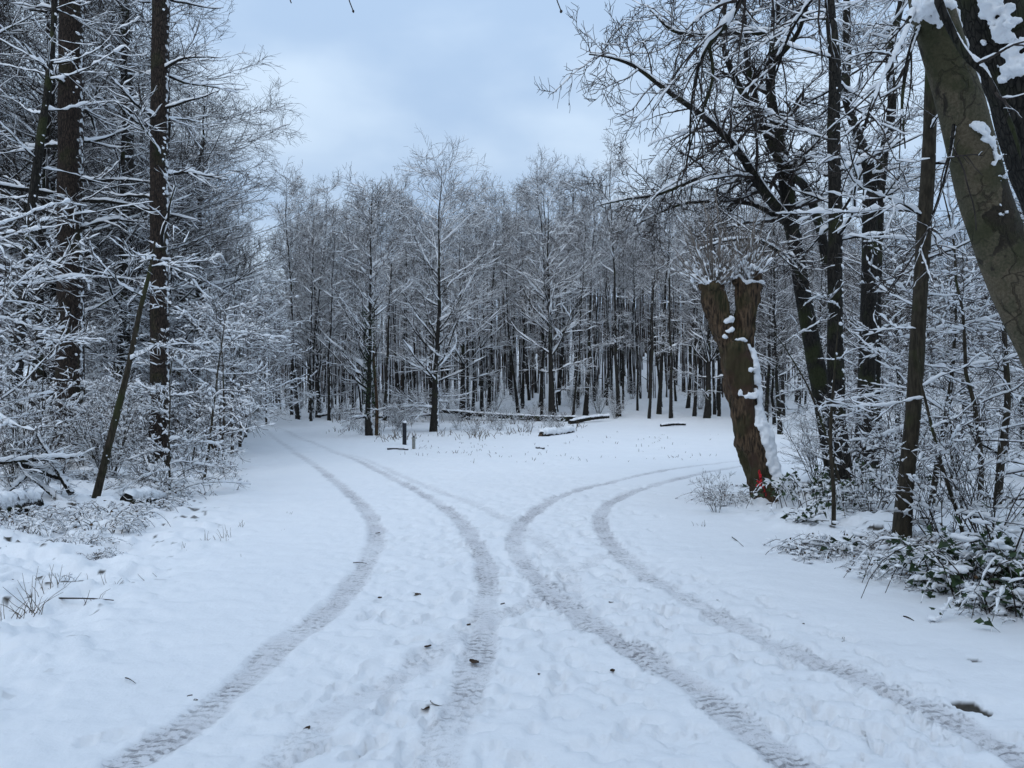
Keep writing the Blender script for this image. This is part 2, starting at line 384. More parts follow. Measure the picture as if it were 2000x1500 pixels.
    # melted holes down to the wet ground
    for (px, py, a, b, s) in [(1895, 1376, .085, .05, 1.), (1905, 1287, .05, .03, .7), (842, 1377, .035, .014, .6)]:
        c = G(px, py); m = np.where((np.abs(x - c[0]) < .4) & (np.abs(y - c[1]) < .4))[0]
        e = ((x[m] - c[0]) / a) ** 2 + ((y[m] - c[1]) / (b * 2)) ** 2 + (fbm(x[m] * 14, y[m] * 14, o=2) - .5) * 1.4
        q = (1 - sst(.5, 1.1, e)) * s; z[m] -= q * .03; dirt[m] = np.maximum(dirt[m], q)
    R_, Cn = X.shape; idx = np.arange(R_ * Cn).reshape(R_, Cn)
    F = np.stack([idx[:-1, :-1], idx[:-1, 1:], idx[1:, 1:], idx[1:, :-1]], -1).reshape(-1, 4)
    k = NT('snowy_ground')
    at = lambda n: k.n('ShaderNodeAttribute', attribute_name=n).outputs['Fac']
    co = k.n('ShaderNodeTexCoord').outputs['Object']
    a_tr, a_u, a_v, a_d = at('track'), at('across'), at('along'), at('bare')
    # tread: chevron bars with a rib between the rows
    jit = k.math('MULTIPLY', k.math('SUBTRACT', k.noise(co, 11., 4, .65), .5), 9.)
    ph = k.math('ADD', k.math('MULTIPLY_ADD', k.math('ABSOLUTE', a_u), 38., k.math('MULTIPLY', a_v, 104.)), jit)
    bars = k.rng(k.math('SINE', ph), -.15, .75)
    ribs = k.rng(k.math('SINE', k.math('MULTIPLY', a_u, 115.)), -.2, .7)
    brk = k.math('MULTIPLY', k.rng(k.noise(co, 22., 4, .7), .42, .6), k.rng(k.noise(co, 3.1, 3), .36, .6, .3, 1.))
    tread = k.math('MULTIPLY', k.math('MAXIMUM', k.math('MULTIPLY', bars, brk), k.math('MULTIPLY', k.math('MULTIPLY', ribs, brk), .45)), a_tr)
    snowc = k.mix(k.noise(co, 1.1, 3), (.80, .825, .86), (.86, .875, .895))
    pat = k.rng(k.noise(co, 2.2, 4), .3, .7, .55, 1.)
    c1 = k.mix(k.math('MULTIPLY', k.math('MULTIPLY', a_tr, pat), .62), snowc, (.47, .46, .49))
    c2 = k.mix(k.math('MULTIPLY', tread, .8), c1, (.17, .165, .175))
    grit = k.math('MULTIPLY', k.rng(k.noise(co, 90., 2), .6, .7), a_tr)
    c2 = k.mix(k.math('MULTIPLY', grit, .45), c2, (.16, .14, .13))
    c3 = k.mix(k.rng(a_d, .1, .85), c2, k.mix(k.noise(co, 40.), (.022, .02, .018), (.075, .066, .05)))
    k.set('Base Color', c3); k.set('Roughness', .72)
    fine = k.noise(co, 34., 4, .6); h = k.math('MULTIPLY_ADD', tread, -.7, k.math('MULTIPLY_ADD', k.noise(co, 9., 3), .8, k.math('MULTIPLY', fine, .35)))
    k.bump(h, .014, .8)
    me = make_mesh('ground', np.stack([x, y, z], 1), [F], k.m)
    for n, a in (('track', tr), ('across', tu), ('along', tv), ('bare', dirt)):
        me.attributes.new(n, 'FLOAT', 'POINT').data.foreach_set('value', a.astype(np.float32))
    o = obj('ground', me, kind='structure'); o['label'] = 'snow covered clearing with two pairs of curving tyre tracks'
build_ground()

# ------------------------------------------------------------------ growing branches
def grow(P, R, n, length, ang, K, s=(.2, 1.), up=(0., 0.), wob=.12, flat=0., rr=.6, tip=.3, fall=.5, rmin=.004, r=rng):
    """children of the centre lines P (M,K0,3); n of them on each (mean), returns (P', R')"""
    M, K0, _ = P.shape
    cnt = r.poisson(n, M) if np.isscalar(n) else r.poisson(n)
    par = np.repeat(np.arange(M), cnt); m = len(par)
    if m == 0: return np.zeros((0, K, 3)), np.zeros((0, K))
    q = r.uniform(*s, m); f = q * (K0 - 1); i = np.minimum(f.astype(int), K0 - 2); f = (f - i)[:, None]
    a, b = P[par, i], P[par, i + 1]; pos = a + (b - a) * f; T = norm(b - a)
    r0 = (R[par, i] * (1 - f[:, 0]) + R[par, i + 1] * f[:, 0]) * rr * r.uniform(.75, 1.1, m)
    ref = np.where((np.abs(T[:, 2]) > .93)[:, None], np.array([1., 0, 0]), np.array([0, 0, 1.]))
    U = norm(np.cross(T, ref)); V = np.cross(U, T)
    if flat > 0: ph = r.integers(0, 2, m) * math.pi + r.normal(0, (1 - flat) * 1.2, m)
    else: ph = r.uniform(0, 2 * math.pi, m)
    th = np.radians(r.uniform(*ang, m))[:, None]
    d = np.cos(th) * T + np.sin(th) * (np.cos(ph)[:, None] * U + np.sin(ph)[:, None] * V)
    Ln = (length * (1 - fall * (q - s[0]) / max(1e-6, s[1] - s[0])) * r.uniform(.55, 1.2, m))[:, None]
    out = [pos]; Z = np.array([0, 0, 1.])
    for k in range(1, K):
        out.append(out[-1] + d * Ln / (K - 1))
        u = up[0] + (up[1] - up[0]) * (k - 1) / max(1, K - 2)
        d = norm(d + wob * r.normal(size=(m, 3)) + u * Z)
    r0 = np.maximum(r0, rmin)[:, None]
    return np.stack(out, 1), np.maximum(r0 * np.linspace(1, tip, K)[None], rmin * .6)
def resample(P, R, K):
    k0 = P.shape[1]; f = np.linspace(0, k0 - 1, K); i = np.minimum(f.astype(int), k0 - 2); f = f - i
    return P[:, i] * (1 - f)[None, :, None] + P[:, i + 1] * f[None, :, None], R[:, i] * (1 - f) + R[:, i + 1] * f
def snow_on(mb, P, R, th, K=None, sides=4, cover=.9, steep=.5, lump=.5, r=rng, gap=0.):
    """ridges of snow along the upper side of branches; none where they climb steeply"""
    if len(P) == 0: return mb
    keep = r.random(len(P)) < cover; P, R = P[keep], R[keep]
    if len(P) == 0: return mb
    if K: P, R = resample(P, R, K)
    M, K, _ = P.shape
    T = norm(np.gradient(P, axis=1)); hz = np.sqrt(np.clip(1 - T[..., 2] ** 2, 0, 1))
    f = sst(steep, .92, hz) * np.clip(r.normal(1, lump, (M, K)), .12, 2.2) * r.uniform(.6, 1.25, (M, 1))
    if gap: f = f * (r.random((M, K)) > gap)
    if K > 20:
        for _ in range(2): f[:, 1:-1] = .25 * f[:, :-2] + .5 * f[:, 1:-1] + .25 * f[:, 2:]
    f[:, -1] *= .35; f[:, 0] *= .6
    t = th * f * np.clip(R / .012, .75, 1.6)
    w_ = np.where(f > .1, np.minimum(R, .09) * .8 + t * .36, R * .3); h_ = np.where(f > .1, t * .55 + R * .25, R * .3)
    Q = P.copy(); Q[..., 2] += R * .55 + t * .35; Q[..., 0] += R * .15
    Q = Q + r.normal(0, .12, Q.shape) * t[..., None]
    return mb.tubes(Q, w_, sides, h_, phase=math.pi / sides)
def trunk_line(h, K, lean=(0, 0), wob=.02, r=rng):
    t = np.linspace(0, 1, K)
    w_ = np.cumsum(r.normal(0, wob, (K, 2)), 0) * h / K ** .5; w_ -= w_[0]
    return np.stack([w_[:, 0] + lean[0] * h * t ** 1.3, w_[:, 1] + lean[1] * h * t ** 1.3, h * t - .15], 1)[None]
def taper(r0, r1, K, flare=.35):
    t = np.linspace(0, 1, K); return (r0 + (r1 - r0) * t ** .85 + r0 * flare * np.exp(-t * K * 1.2))[None]

def forest_proto(i, h, r0, low, wide, nl, up, seed, snow=True):
    r = np.random.default_rng(seed)
    P0 = trunk_line(h, 14, r.normal(0, .015, 2), .012, r); R0 = taper(r0, .012, 14)
    tm = MB().tubes(P0, R0, 8)
    P1, R1 = grow(P0, R0, nl, wide, (38, 66), 7, (low, .985), (up, up * .6), .10, rr=.42, tip=.22, fall=.62, rmin=.012, r=r)
    Pd, Rd = grow(P0, R0, 3, wide * .4, (65, 95), 5, (low * .4, low), (-.02, .03), .12, rr=.2, fall=.1, rmin=.012, r=r)
    P1 = np.vstack([P1, resample(Pd, Rd, 7)[0]]); R1 = np.vstack([R1, resample(Pd, Rd, 7)[1]])
    P2, R2 = grow(P1, R1, 8, wide * .42, (30, 60), 5, (.15, 1), (up * .6, up * .8), .12, flat=.45, rr=.55, fall=.5, rmin=.010, r=r)
    P3, R3 = grow(P2, R2, 5.2, wide * .17, (28, 60), 3, (.15, 1), (up * .4, up), .15, rr=.6, fall=.3, rmin=.0085, r=r)
    P4, R4 = grow(P3, R3, 1.0, wide * .085, (25, 60), 2, (.3, 1), (0, 0), .1, rr=.7, fall=.2, rmin=.0075, r=r)
    tm.tubes(P1[R1[:, 0] > .03], R1[R1[:, 0] > .03], 5)
    cm = MB().tubes(P1[R1[:, 0] <= .03], R1[R1[:, 0] <= .03], 4).tubes(P2, R2, 4).tubes(P3, R3, 3).tubes(P4, R4, 3)
    sm = snow_on(MB(), P1, R1, .06 if low > .3 else .08, 10, 4, .85, .4, .5, r, .15); snow_on(sm, P2, R2, .042 if low > .3 else .055, 7, 4, .7, .42, .6, r, .25); snow_on(sm, P3, R3, .03, 3, 3, .4, .4, .6, r)
    return [('trunk', tm.mesh('forest_trunk', M_FTRUNK)), ('crown', cm.mesh('forest_crown', M_FTWIG, False), 'stuff'), ('snow', sm.mesh('forest_snow', M_SNOW), 'stuff')]

slim = [forest_proto(i, *a, seed=100 + i) for i, a in enumerate([(17.5, .15, .54, 3.3, 30, .16), (16., .12, .58, 2.8, 27, .19), (18.5, .17, .52, 3.6, 32, .14), (15.5, .11, .6, 2.5, 25, .18)])]
wide_ = [forest_proto(9 + i, *a, seed=200 + i) for i, a in enumerate([(14.6, .22, .15, 5.0, 44, .08), (14., .24, .26, 5.4, 40, .10), (13.5, .2, .2, 4.6, 40, .07)])]

def in_view(x, y, m=4.): return abs(x) < y * .69 + m
placed = []
def free(x, y, dmin):
    return all((x - a) ** 2 + (y - b) ** 2 > dmin * dmin for a, b in placed)
# edge trees one can tell apart
edge = [  # px of base, depth, proto, scale, label
    (848, 38.5, 0, .9, 'tall bare tree with spreading snowy branches, right of the small ivy-clad tree and post'),
    (1081, 47.5, 1, .98, 'broad bare tree with thick dark trunk directly behind the long fallen trunk'),
    (622, 50, 2, .95, 'dark bare tree at the forest edge right of the trail into the wood'),
    (1381, 47, 1, .85, 'bare forest edge tree seen just left of the leaning pollard'),
]
for (px, d, pi, sc, lab) in edge:
    x = (px - 1000) / FPX * d; placed.append((x, d))
    thing('tree', lab, 'tree', (x, d, Hs(x, d)), rng.uniform(0, 6), sc, None, wide_[pi])
r = np.random.default_rng(21)
n = 0
for q in range(9000):
    y = 46.5 + 50 * r.random() ** 1.5; x = r.uniform(-.37, .44) * y
    trail = np.interp(y, [44, 60, 80], [-15.5, -19, -25])
    if abs(x - trail) < 2.0 and y < 75: continue
    if x < left_edge(y) - 1: continue
    if x > 14 and y < 50 and r.random() < .5: continue
    if not free(x, y, 1.05 + (y - 46) * .006): continue
    placed.append((x, y)); n += 1
    p = slim[r.integers(0, 4)] if (y > 50 or r.random() < .75) else wide_[r.integers(0, 3)]
    s = r.uniform(.74, .9) * (1.0 if y < 70 else .9)
    t_ = r.normal(0, .035)
    o = thing('forest_tree', 'slender bare dark-trunked tree in the dense forest beyond the clearing', 'tree', (x, y, Hs(x, y)), r.uniform(0, 6.28), (s * r.uniform(.72, 1.15),) * 2 + (s,), 'trees of the forest beyond the clearing', p)
    o.rotation_euler = (t_, r.normal(0, .035), r.uniform(0, 6.28))
    if n >= 290: break
n = 0
FL = []
for q in range(26): FL.append((r.uniform(-.34, .36), r.uniform(46.5, 58), r.uniform(.6, 1.2), r.uniform(0, 6)))

# the wood behind, too far and dense to count
def far_wood():
    r = np.random.default_rng(33); tm, cm = MB(), MB()
    Ps = []
    for q in range(480):
        y = r.uniform(74, 150); x = r.uniform(-.6, .6) * y
        P = trunk_line(r.uniform(10, 13), 6, (0, 0), .012, r); P[..., 0] += x; P[..., 1] += y; P[..., 2] += Hs(x, y); Ps.append(P[0])
    P0 = np.array(Ps); R0 = np.repeat(taper(.15, .03, 6), len(P0), 0); tm.tubes(P0, R0, 5)
    P1, R1 = grow(P0, R0, 15, 2.6, (35, 65), 4, (.5, 1), (.15, .1), .1, rr=.4, fall=.6, rmin=.02, r=r)
    P2, R2 = grow(P1, R1, 1.6, 1.3, (30, 60), 2, (.1, 1), (.1, .1), .1, rr=.6, fall=.3, rmin=.016, r=r)
    tm.tubes(P1, R1, 3); tm.tubes(P2, R2, 3)
    Ps = []
    for q in range(2400):
        y = r.uniform(58, 140); x = r.uniform(-.5, .55) * y
        P = trunk_line(r.uniform(5, 11), 3, r.normal(0, .03, 2), .01, r); P[..., 0] += x; P[..., 1] += y; P[..., 2] += Hs(x, y); Ps.append(P[0])
    P0 = np.array(Ps); R0 = np.linspace(1, .4, 3)[None] * r.uniform(.04, .1, (len(P0), 1)); tm.tubes(P0, R0, 4)
    P1, R1 = grow(P0, R0, 3.6, 1.5, (45, 85), 3, (.15, 1), (.05, .05), .1, rr=.5, fall=.4, rmin=.014, r=r); tm.tubes(P1, R1, 3)
    o = obj('far_wood', tm.mesh('far_wood', M_FTWIG, False), kind='stuff')
    tag(o, 'far mass of snowy bare trees on the hillside behind the forest', 'wood')
far_wood()

# ------------------------------------------------------------------ woods at the sides: prototypes
def wood_proto(h, r0, low, wide, nl, seed, tm_=M_DARK, up=.05, n2=9, n3=6, n4=1.7):
    r = np.random.default_rng(seed)
    P0 = trunk_line(h, 18, r.normal(0, .02, 2), .014, r); R0 = taper(r0, .02, 18)
    tm = MB().tubes(P0, R0, 10)
    P1, R1 = grow(P0, R0, nl, wide, (50, 82), 9, (low, .98), (up, up * 1.4), .09, rr=.36, tip=.2, fall=.5, rmin=.014, r=r)
    P2, R2 = grow(P1, R1, n2, wide * .40, (30, 60), 6, (.12, 1), (up * .4, up), .11, flat=.5, rr=.55, tip=.3, fall=.5, rmin=.009, r=r)
    P3, R3 = grow(P2, R2, n3, wide * .16, (30, 60), 4, (.1, 1), (0, up), .13, flat=.35, rr=.6, fall=.3, rmin=.0065, r=r)
    P4, R4 = grow(P3, R3, n4, wide * .07, (25, 60), 2, (.2, 1), (0, 0), .1, rr=.7, fall=.2, rmin=.0055, r=r)
    big = R1[:, 0] > .035
    tm.tubes(P1[big], R1[big], 6)
    cm = MB().tubes(P1[~big], R1[~big], 4).tubes(P2, R2, 4).tubes(P3, R3, 3).tubes(P4, R4, 3)
    sm = snow_on(MB(), P1, R1, .045, 16, 4, .85, .55, .6, r); snow_on(sm, P2, R2, .028, 8, 4, .5, .6, .7, r); snow_on(sm, P3, R3, .02, 4, 3, .14, .6, .5, r)
    return [('trunk', tm.mesh('wood_trunk', tm_)), ('crown', cm.mesh('wood_crown', M_TWIG, False), 'stuff'), ('snow', sm.mesh('wood_snow', M_SNOW), 'stuff')]
wood = [wood_proto(18, .2, .2, 5.2, 46, 301), wood_proto(16.5, .17, .16, 4.6, 44, 302), wood_proto(19, .22, .3, 5.6, 42, 303)]

def sapling_proto(h, r0, nl, wide, seed, tilt=0., low=.12, thick=1.):
    """young beech: level sprays of twigs loaded with snow"""
    r = np.random.default_rng(seed)
    P0 = trunk_line(h, 12, (tilt, r.normal(0, .05)), .02, r); R0 = taper(r0, .008, 12, .15)
    tm = MB().tubes(P0, R0, 7)
    P1, R1 = grow(P0, R0, nl, wide, (62, 92), 10, (low, .97), (-.01, .03), .16, rr=.45, tip=.25, fall=.45, rmin=.007, r=r)
    P2, R2 = grow(P1, R1, 8, wide * .36, (35, 65), 6, (.12, 1), (0, .02), .24, flat=.5, rr=.6, tip=.4, fall=.5, rmin=.0055, r=r)
    P3, R3 = grow(P2, R2, 5., wide * .15, (35, 65), 3, (.15, 1), (0, .05), .3, flat=.25, rr=.7, fall=.3, rmin=.0042, r=r)
    cm = MB().tubes(P1, R1, 5).tubes(P2, R2, 4).tubes(P3, R3, 3)
    sm = snow_on(MB(), P1, R1, .046 * thick, 30, 5, .9, .4, .9, r, .15); snow_on(sm, P2, R2, .034 * thick, 14, 4, .62, .4, .7, r, .34); snow_on(sm, P3, R3, .026 * thick, 5, 4, .36, .45, .7, r, .25)
    return [('trunk', tm.mesh('sapling_trunk', M_SMOOTH)), ('crown', cm.mesh('sapling_crown', M_TWIG, False), 'stuff'), ('snow', sm.mesh('sapling_snow', M_SNOW), 'stuff')]
sap = [sapling_proto(4.0, .034, 26, 2.2, 401), sapling_proto(3.2, .026, 20, 1.8, 402, .12), sapling_proto(5.0, .045, 30, 2.5, 403, -.05, .1), sapling_proto(2.2, .02, 15, 1.2, 404, .08, .05)]

def shrub_proto(n, h, spread, seed, thick=1., nt=6, mat=None):
    """many stems fanning from one stool"""
    r = np.random.default_rng(seed)
    a = r.uniform(0, 6.28, n); d = np.stack([np.cos(a) * spread * r.uniform(.15, 1, n), np.sin(a) * spread * r.uniform(.15, 1, n), np.ones(n)], 1); d = norm(d)
    Ln = h * r.uniform(.55, 1.1, n); K = 9; pos = np.stack([np.cos(a) * .12 * r.random(n), np.sin(a) * .12 * r.random(n), np.full(n, -.1)], 1); out = [pos]
    for k in range(1, K):
        out.append(out[-1] + d * (Ln / (K - 1))[:, None]); d = norm(d + r.normal(0, .06, (n, 3)) + np.array([0, 0, -.01]))
    P0 = np.stack(out, 1); R0 = (r.uniform(.009, .02, n) * h / 3)[:, None] * np.linspace(1, .25, K)[None]
    P1, R1 = grow(P0, R0, nt, h * .28, (25, 65), 6, (.2, 1), (.0, .05), .1, rr=.5, fall=.4, rmin=.0045, r=r)
    P2, R2 = grow(P1, R1, 3.5, h * .09, (30, 65), 3, (.1, 1), (0, .03), .1, rr=.6, fall=.3, rmin=.0035, r=r)
    sm = snow_on(MB(), P0, R0, .02 * thick, 14, 4, .7, .35, .8, r, .4); snow_on(sm, P1, R1, .027 * thick, 10, 4, .7, .4, .7, r, .35); snow_on(sm, P2, R2, .022 * thick, 4, 4, .5, .4, .6, r, .2)
    return [('stems', MB().tubes(P0, R0, 5).mesh('shrub_stems', mat or M_SMOOTH), 'stuff'), ('twigs', MB().tubes(P1, R1, 4).tubes(P2, R2, 3).mesh('shrub_twigs', M_TWIG, False), 'stuff'), ('snow', sm.mesh('shrub_snow', M_SNOW), 'stuff')]
hazel = [shrub_proto(22, 3.6, .42, 501, 1., 9, M_DEAD), shrub_proto(16, 2.2, .6, 502, 1.1, 10), shrub_proto(12, 1.3, .8, 503, 1.2, 8)]

LEAF = np.array([(0, 0, 0), (.28, .18, .05), (.5, .1, .07), (.34, .45, .08), (.2, .62, .06), (0, 1., 0), (-.2, .62, .06), (-.34, .45, .08), (-.5, .1, .07), (-.28, .18, .05), (0, .45, -.03)])
LEAFF = np.array([(10, i, (i + 1) % 10) for i in range(10)])
def leaf_cloud(mb, P, size, r, tilt=.7):
    n = len(P); a = r.uniform(0, 6.28, n); t = r.normal(0, tilt, n); u = r.normal(0, .4, n)
    ca, sa, ct, st, cu, su = np.cos(a), np.sin(a), np.cos(t), np.sin(t), np.cos(u), np.sin(u)
    X = np.stack([ca * cu, sa * cu, su], 1); Yv = np.stack([-sa * ct, ca * ct, st], 1); Yv = norm(Yv - X * (X * Yv).sum(1)[:, None]); Z = np.cross(X, Yv)
    sz = (size * r.uniform(.7, 1.3, n))[:, None, None]
    V = P[:, None] + sz * (LEAF[None, :, :1] * X[:, None] + LEAF[None, :, 1:2] * Yv[:, None] + LEAF[None, :, 2:] * Z[:, None])
    mb.add(V, (LEAFF[None] + (np.arange(n) * 11)[:, None, None]).reshape(-1, 3)); return Z
def bramble_proto(n, spread, h, seed, leaf=M_DEAD, leaves=60, blob=70, lsize=.05):
    """low arching canes under lumps of snow"""
    r = np.random.default_rng(seed); K = 9
    a = r.uniform(0, 6.28, n); b = np.stack([np.cos(a), np.sin(a)], 1) * spread * r.random((n, 1)) ** .6 * .7
    a2 = a + r.normal(0, .9, n); Ln = spread * r.uniform(.4, 1.1, n); t = np.linspace(0, 1, K)
    hh = h * r.uniform(.4, 1.15, n)
    P = np.stack([b[:, :1] + np.cos(a2)[:, None] * Ln[:, None] * t, b[:, 1:] + np.sin(a2)[:, None] * Ln[:, None] * t, hh[:, None] * (1 - (1.8 * t - .8) ** 2 * 1.3) + .02], 2)
    P += np.cumsum(r.normal(0, .012, P.shape), 1); P[:, 0, 2] = -.05
    R = np.full((n, K), .006) * np.linspace(1.2, .6, K)
    P1, R1 = grow(P, R, 4, spread * .25, (40, 80), 4, (.2, 1), (0, 0), .15, rr=.7, rmin=.003, r=r)
    cm = MB().tubes(P, R, 4).tubes(P1, R1, 3)
    sm = snow_on(MB(), P, R, .03, 18, 4, .8, .35, .8, r, .3); snow_on(sm, P1, R1, .022, 7, 4, .6, .4, .7, r, .3)
    pa = P.reshape(-1, 3); pa = pa[pa[:, 2] > .03]
    q = pa[r.integers(0, len(pa), blob)] + r.normal(0, .04, (blob, 3)); q[:, 2] = np.abs(q[:, 2]) * .8
    blobs(sm, q, np.tile([.1, -.05, 1.], (blob, 1)) + r.normal(0, .15, (blob, 3)), r.uniform(.02, .06, blob), .4, .5, True, r)
    lm = MB(); lp = pa[r.integers(0, len(pa), leaves)] + r.normal(0, .05, (leaves, 3)); lp[:, 2] = np.abs(lp[:, 2]); leaf_cloud(lm, lp, lsize, r, 1.)
    return [('canes', cm.mesh('bramble_canes', M_TWIG), 'stuff'), ('leaves', lm.mesh('bramble_leaves', leaf), 'stuff'), ('snow', sm.mesh('bramble_snow', M_SNOW), 'stuff')]
bram = [bramble_proto(34, .75, .26, 601, M_DEAD, 70, 110), bramble_proto(26, .6, .17, 602, M_DEAD, 50, 90), bramble_proto(32, .9, .42, 603, M_IVY, 260, 70, .075)]

for (a, y, sc_, rz) in FL: thing('shrub', 'small bare shrub on the snowy floor of the forest edge', 'shrub', (a * y, y, Hs(a * y, y)), rz, sc_, 'shrubs on the forest floor', hazel[1])

# ------------------------------------------------------------------ left wood
r = np.random.default_rng(61)
lw = [(-14.0, 34, 0, (1.3, 1.3, .84)), (-12.2, 27, 1, (1.1, 1.1, .95)), (-17.2, 28, 2, 1.), (-11.3, 22.8, 1, .85), (-17.5, 40, 0, (1.2, 1.2, .9)), (-19.5, 45, 2, .9), (-15, 22, 0, .95), (-20, 34, 1, 1.)]
for (x, y, p, s) in lw: placed.append((x, y))
for q in range(3000):
    y = r.uniform(16, 66); x = left_edge(y) - 3. - r.random() ** 1.3 * 24
    if not in_view(x, y, 5) or not free(x, y, 2.3) or (y < 21 and x > -12.5): continue
    lw.append((x, y, r.integers(0, 3), r.uniform(.75, 1.05))); placed.append((x, y))
    if len(lw) > 46: break
for i, (x, y, p, s) in enumerate(lw):
    thing('tree', 'dark bare tree loaded with snow in the wood left of the trail', 'tree', (x, y, Hs(x, y)), r.uniform(0, 6.28), s, 'trees of the wood left of the trail', wood[p])
n = 0
for q in range(4000):
    y = 8.5 + 26 * r.random() ** 1.3; x = left_edge(y) - 1.8 - r.random() ** 1.2 * 8
    if not in_view(x, y, 1.5): continue
    if y < 11 and x > -7: continue
    ppx = 1000 + x / y * FPX
    if y < 18 and (min(abs(ppx - 135), abs(ppx - 311)) < 75 or r.random() < .45): continue
    p = r.integers(0, 4); n += 1
    thing('sapling', 'young beech with level sprays of snow-laden twigs in the left wood', 'sapling', (x, y, Hs(x, y)), r.uniform(0, 6.28), r.uniform(.75, 1.15), 'saplings in the left wood', sap[p])
    if n >= 24: break
for i, (px, py, p, s, lab) in enumerate([(425, 885, 0, 1., 'fan of brown hazel stems at the edge of the left wood beside the trail'), (372, 915, 1, .9, 'snowy shrub at the foot of the slimmer larch trunk'), (345, 870, 0, .8, 'hazel shrub with upright stems behind the slimmer larch trunk'), (215, 930, 1, 1., 'snowy shrub between the two larch trunks'), (465, 868, 1, .8, 'low twiggy shrub leaning over the trail left edge'), (60, 940, 1, 1.1, 'snowy shrub left of the thick larch trunk'), (300, 945, 2, 1.2, 'small snow-covered shrub before the slimmer larch trunk'), (480, 845, 1, .9, 'shrub at the bend where the left trail enters the wood')]):
    g = G(px, py); thing('shrub', lab, 'shrub', tuple(g), r.uniform(0, 6), s, None, hazel[p])
for (px, d, p, sc_, lab) in [(-60, 10.5, 2, .9, 'young beech whose snowy sprays reach in from the left picture edge, nearest'), (20, 13.5, 1, 1., 'young beech with snow sprays left of the thickest larch'), (395, 15.5, 1, 1.2, 'young beech with snow sprays right of the slimmer larch'), (330, 13., 3, 1.1, 'small young beech at the foot of the slimmer larch'), (440, 19., 0, 1.05, 'young beech by the hazel stems at the trail edge')]:
    x = (px - 1000) / FPX * d; thing('sapling', lab, 'sapling', (x, d, Hs(x, d)), d * 3.3, sc_, None, sap[p])
n = 0
for q in range(400):
    y = 9.5 + 14 * r.random(); x = left_edge(y) - 1.3 - r.random() * 3.4
    if not in_view(x, y, .3): continue
    n += 1
    thing('shrub', 'tangled low shrub with clumps of snow under the larches', 'shrub', (x, y, Hs(x, y)), r.uniform(0, 6.28), r.uniform(.6, 1.05), 'low shrubs under the larches', hazel[1 + n % 2])
    if n >= 12: break
n = 0
for q in range(600):
    y = 6.6 + 17 * r.random() ** 1.1; x = left_edge(y) - .35 - r.random() ** 1.2 * (1.2 + .1 * y)
    if not in_view(x, y, .5): continue
    n += 1
    thing('bramble', 'low bramble bush buried under lumpy snow on the left bank', 'bramble', (x, y, Hs(x, y) - .06), r.uniform(0, 6.28), r.uniform(.45, .8) * (.6 if y < 9 else 1), 'brambles on the left bank', bram[r.integers(0, 2)])
    if n >= 46: break

for (px, d, p, sc_, lab) in [(452, 24.5, 2, 1.25, 'young beech reaching level snowy sprays over the left trail, nearest of three'), (468, 29, 0, 1.7, 'young beech with long level snowy boughs halfway along the left trail edge'), (480, 34.5, 2, 1.5, 'young beech with snowy boughs where the left trail bends into the wood'), (520, 44, 2, 1.4, 'snowy young beech at the mouth of the trail in the forest')]:
    x = (px - 1000) / FPX * d; thing('sapling', lab, 'sapling', (x, d, Hs(x, d)), d, sc_, None, sap[p])

# ------------------------------------------------------------------ right wood
n = 0
for q in range(5000):
    y = 15 + 45 * r.random() ** 1.1; x = r.uniform(8.5, .76 * y + 3)
    if y < 27 and x < 10.5 + (27 - y) * -.1: continue
    if 18.5 < y < 25 and x < 16: continue
    if y > 27 and x < 11.5 - (y - 27) * -.12: continue
    if not free(x, y, 2.1): continue
    placed.append((x, y)); n += 1
    thing('tree', 'bare snowy tree in the wood right of the clearing', 'tree', (x, y, Hs(x, y)), r.uniform(0, 6.28), r.uniform(.42, .56) * (1.15 if y > 40 else 1), 'trees of the wood right of the clearing', wood[r.integers(0, 3)])
    if n >= 38: break
n = 0
for q in range(3000):
    y = 7.8 + 22 * r.random() ** 1.2; e = np.interp(y, RY, RX) if y < 20 else 9
    x = e + 1.6 + r.random() ** 1.1 * 11
    if not in_view(x, y, 1.2) or (y < 11 and x < 4.6) or (18.2 < y < 24.5 and x < 11) or (y < 14 and r.random() < .55): continue
    n += 1
    thing('sapling', 'young beech with level sprays of snow-laden twigs in the right wood', 'sapling', (x, y, Hs(x, y)), r.uniform(0, 6.28), r.uniform(.65, .95), 'saplings in the right wood', sap[r.integers(0, 4)])
    if n >= 26: break
n = 0
for q in range(900):
    y = 5.9 + 9 * r.random() ** 1.2; x = float(right_edge(np.array(y))) + .15 + r.random() ** 1.4 * 2.2
    if not in_view(x, y, .4) or (8.5 < y < 12.6 and x < 4.6): continue
    n += 1
    thing('bramble', 'low bramble bush buried under lumpy snow on the right verge', 'bramble', (x, y, Hs(x, y) - .06), r.uniform(0, 6.28), r.uniform(.4, .75), 'brambles on the right verge', bram[r.integers(0, 2)])
    if n >= 30: break

for (x, y, p, sc_) in [(-4.4, -1.8, 2, 1.15), (5.2, -2.2, 2, 1.15), (-4.6, -6.5, 2, 1.1), (4.6, -7, 2, 1.1), (.3, -13, 2, 1.1), (-8, -10, 1, .9), (9, -5, 1, .85), (6.5, -8, 2, .8), (-9, -15, 2, .9), (8, -14, 0, .9)]:  # out of view, added to shade the foreground snow
    thing('tree', 'unseen bare tree added behind the viewpoint to shade the near snow', 'tree', (x, y, Hs(x, y)), r.uniform(0, 6.28), sc_, 'unseen trees added behind the viewpoint for shade', wood[p])

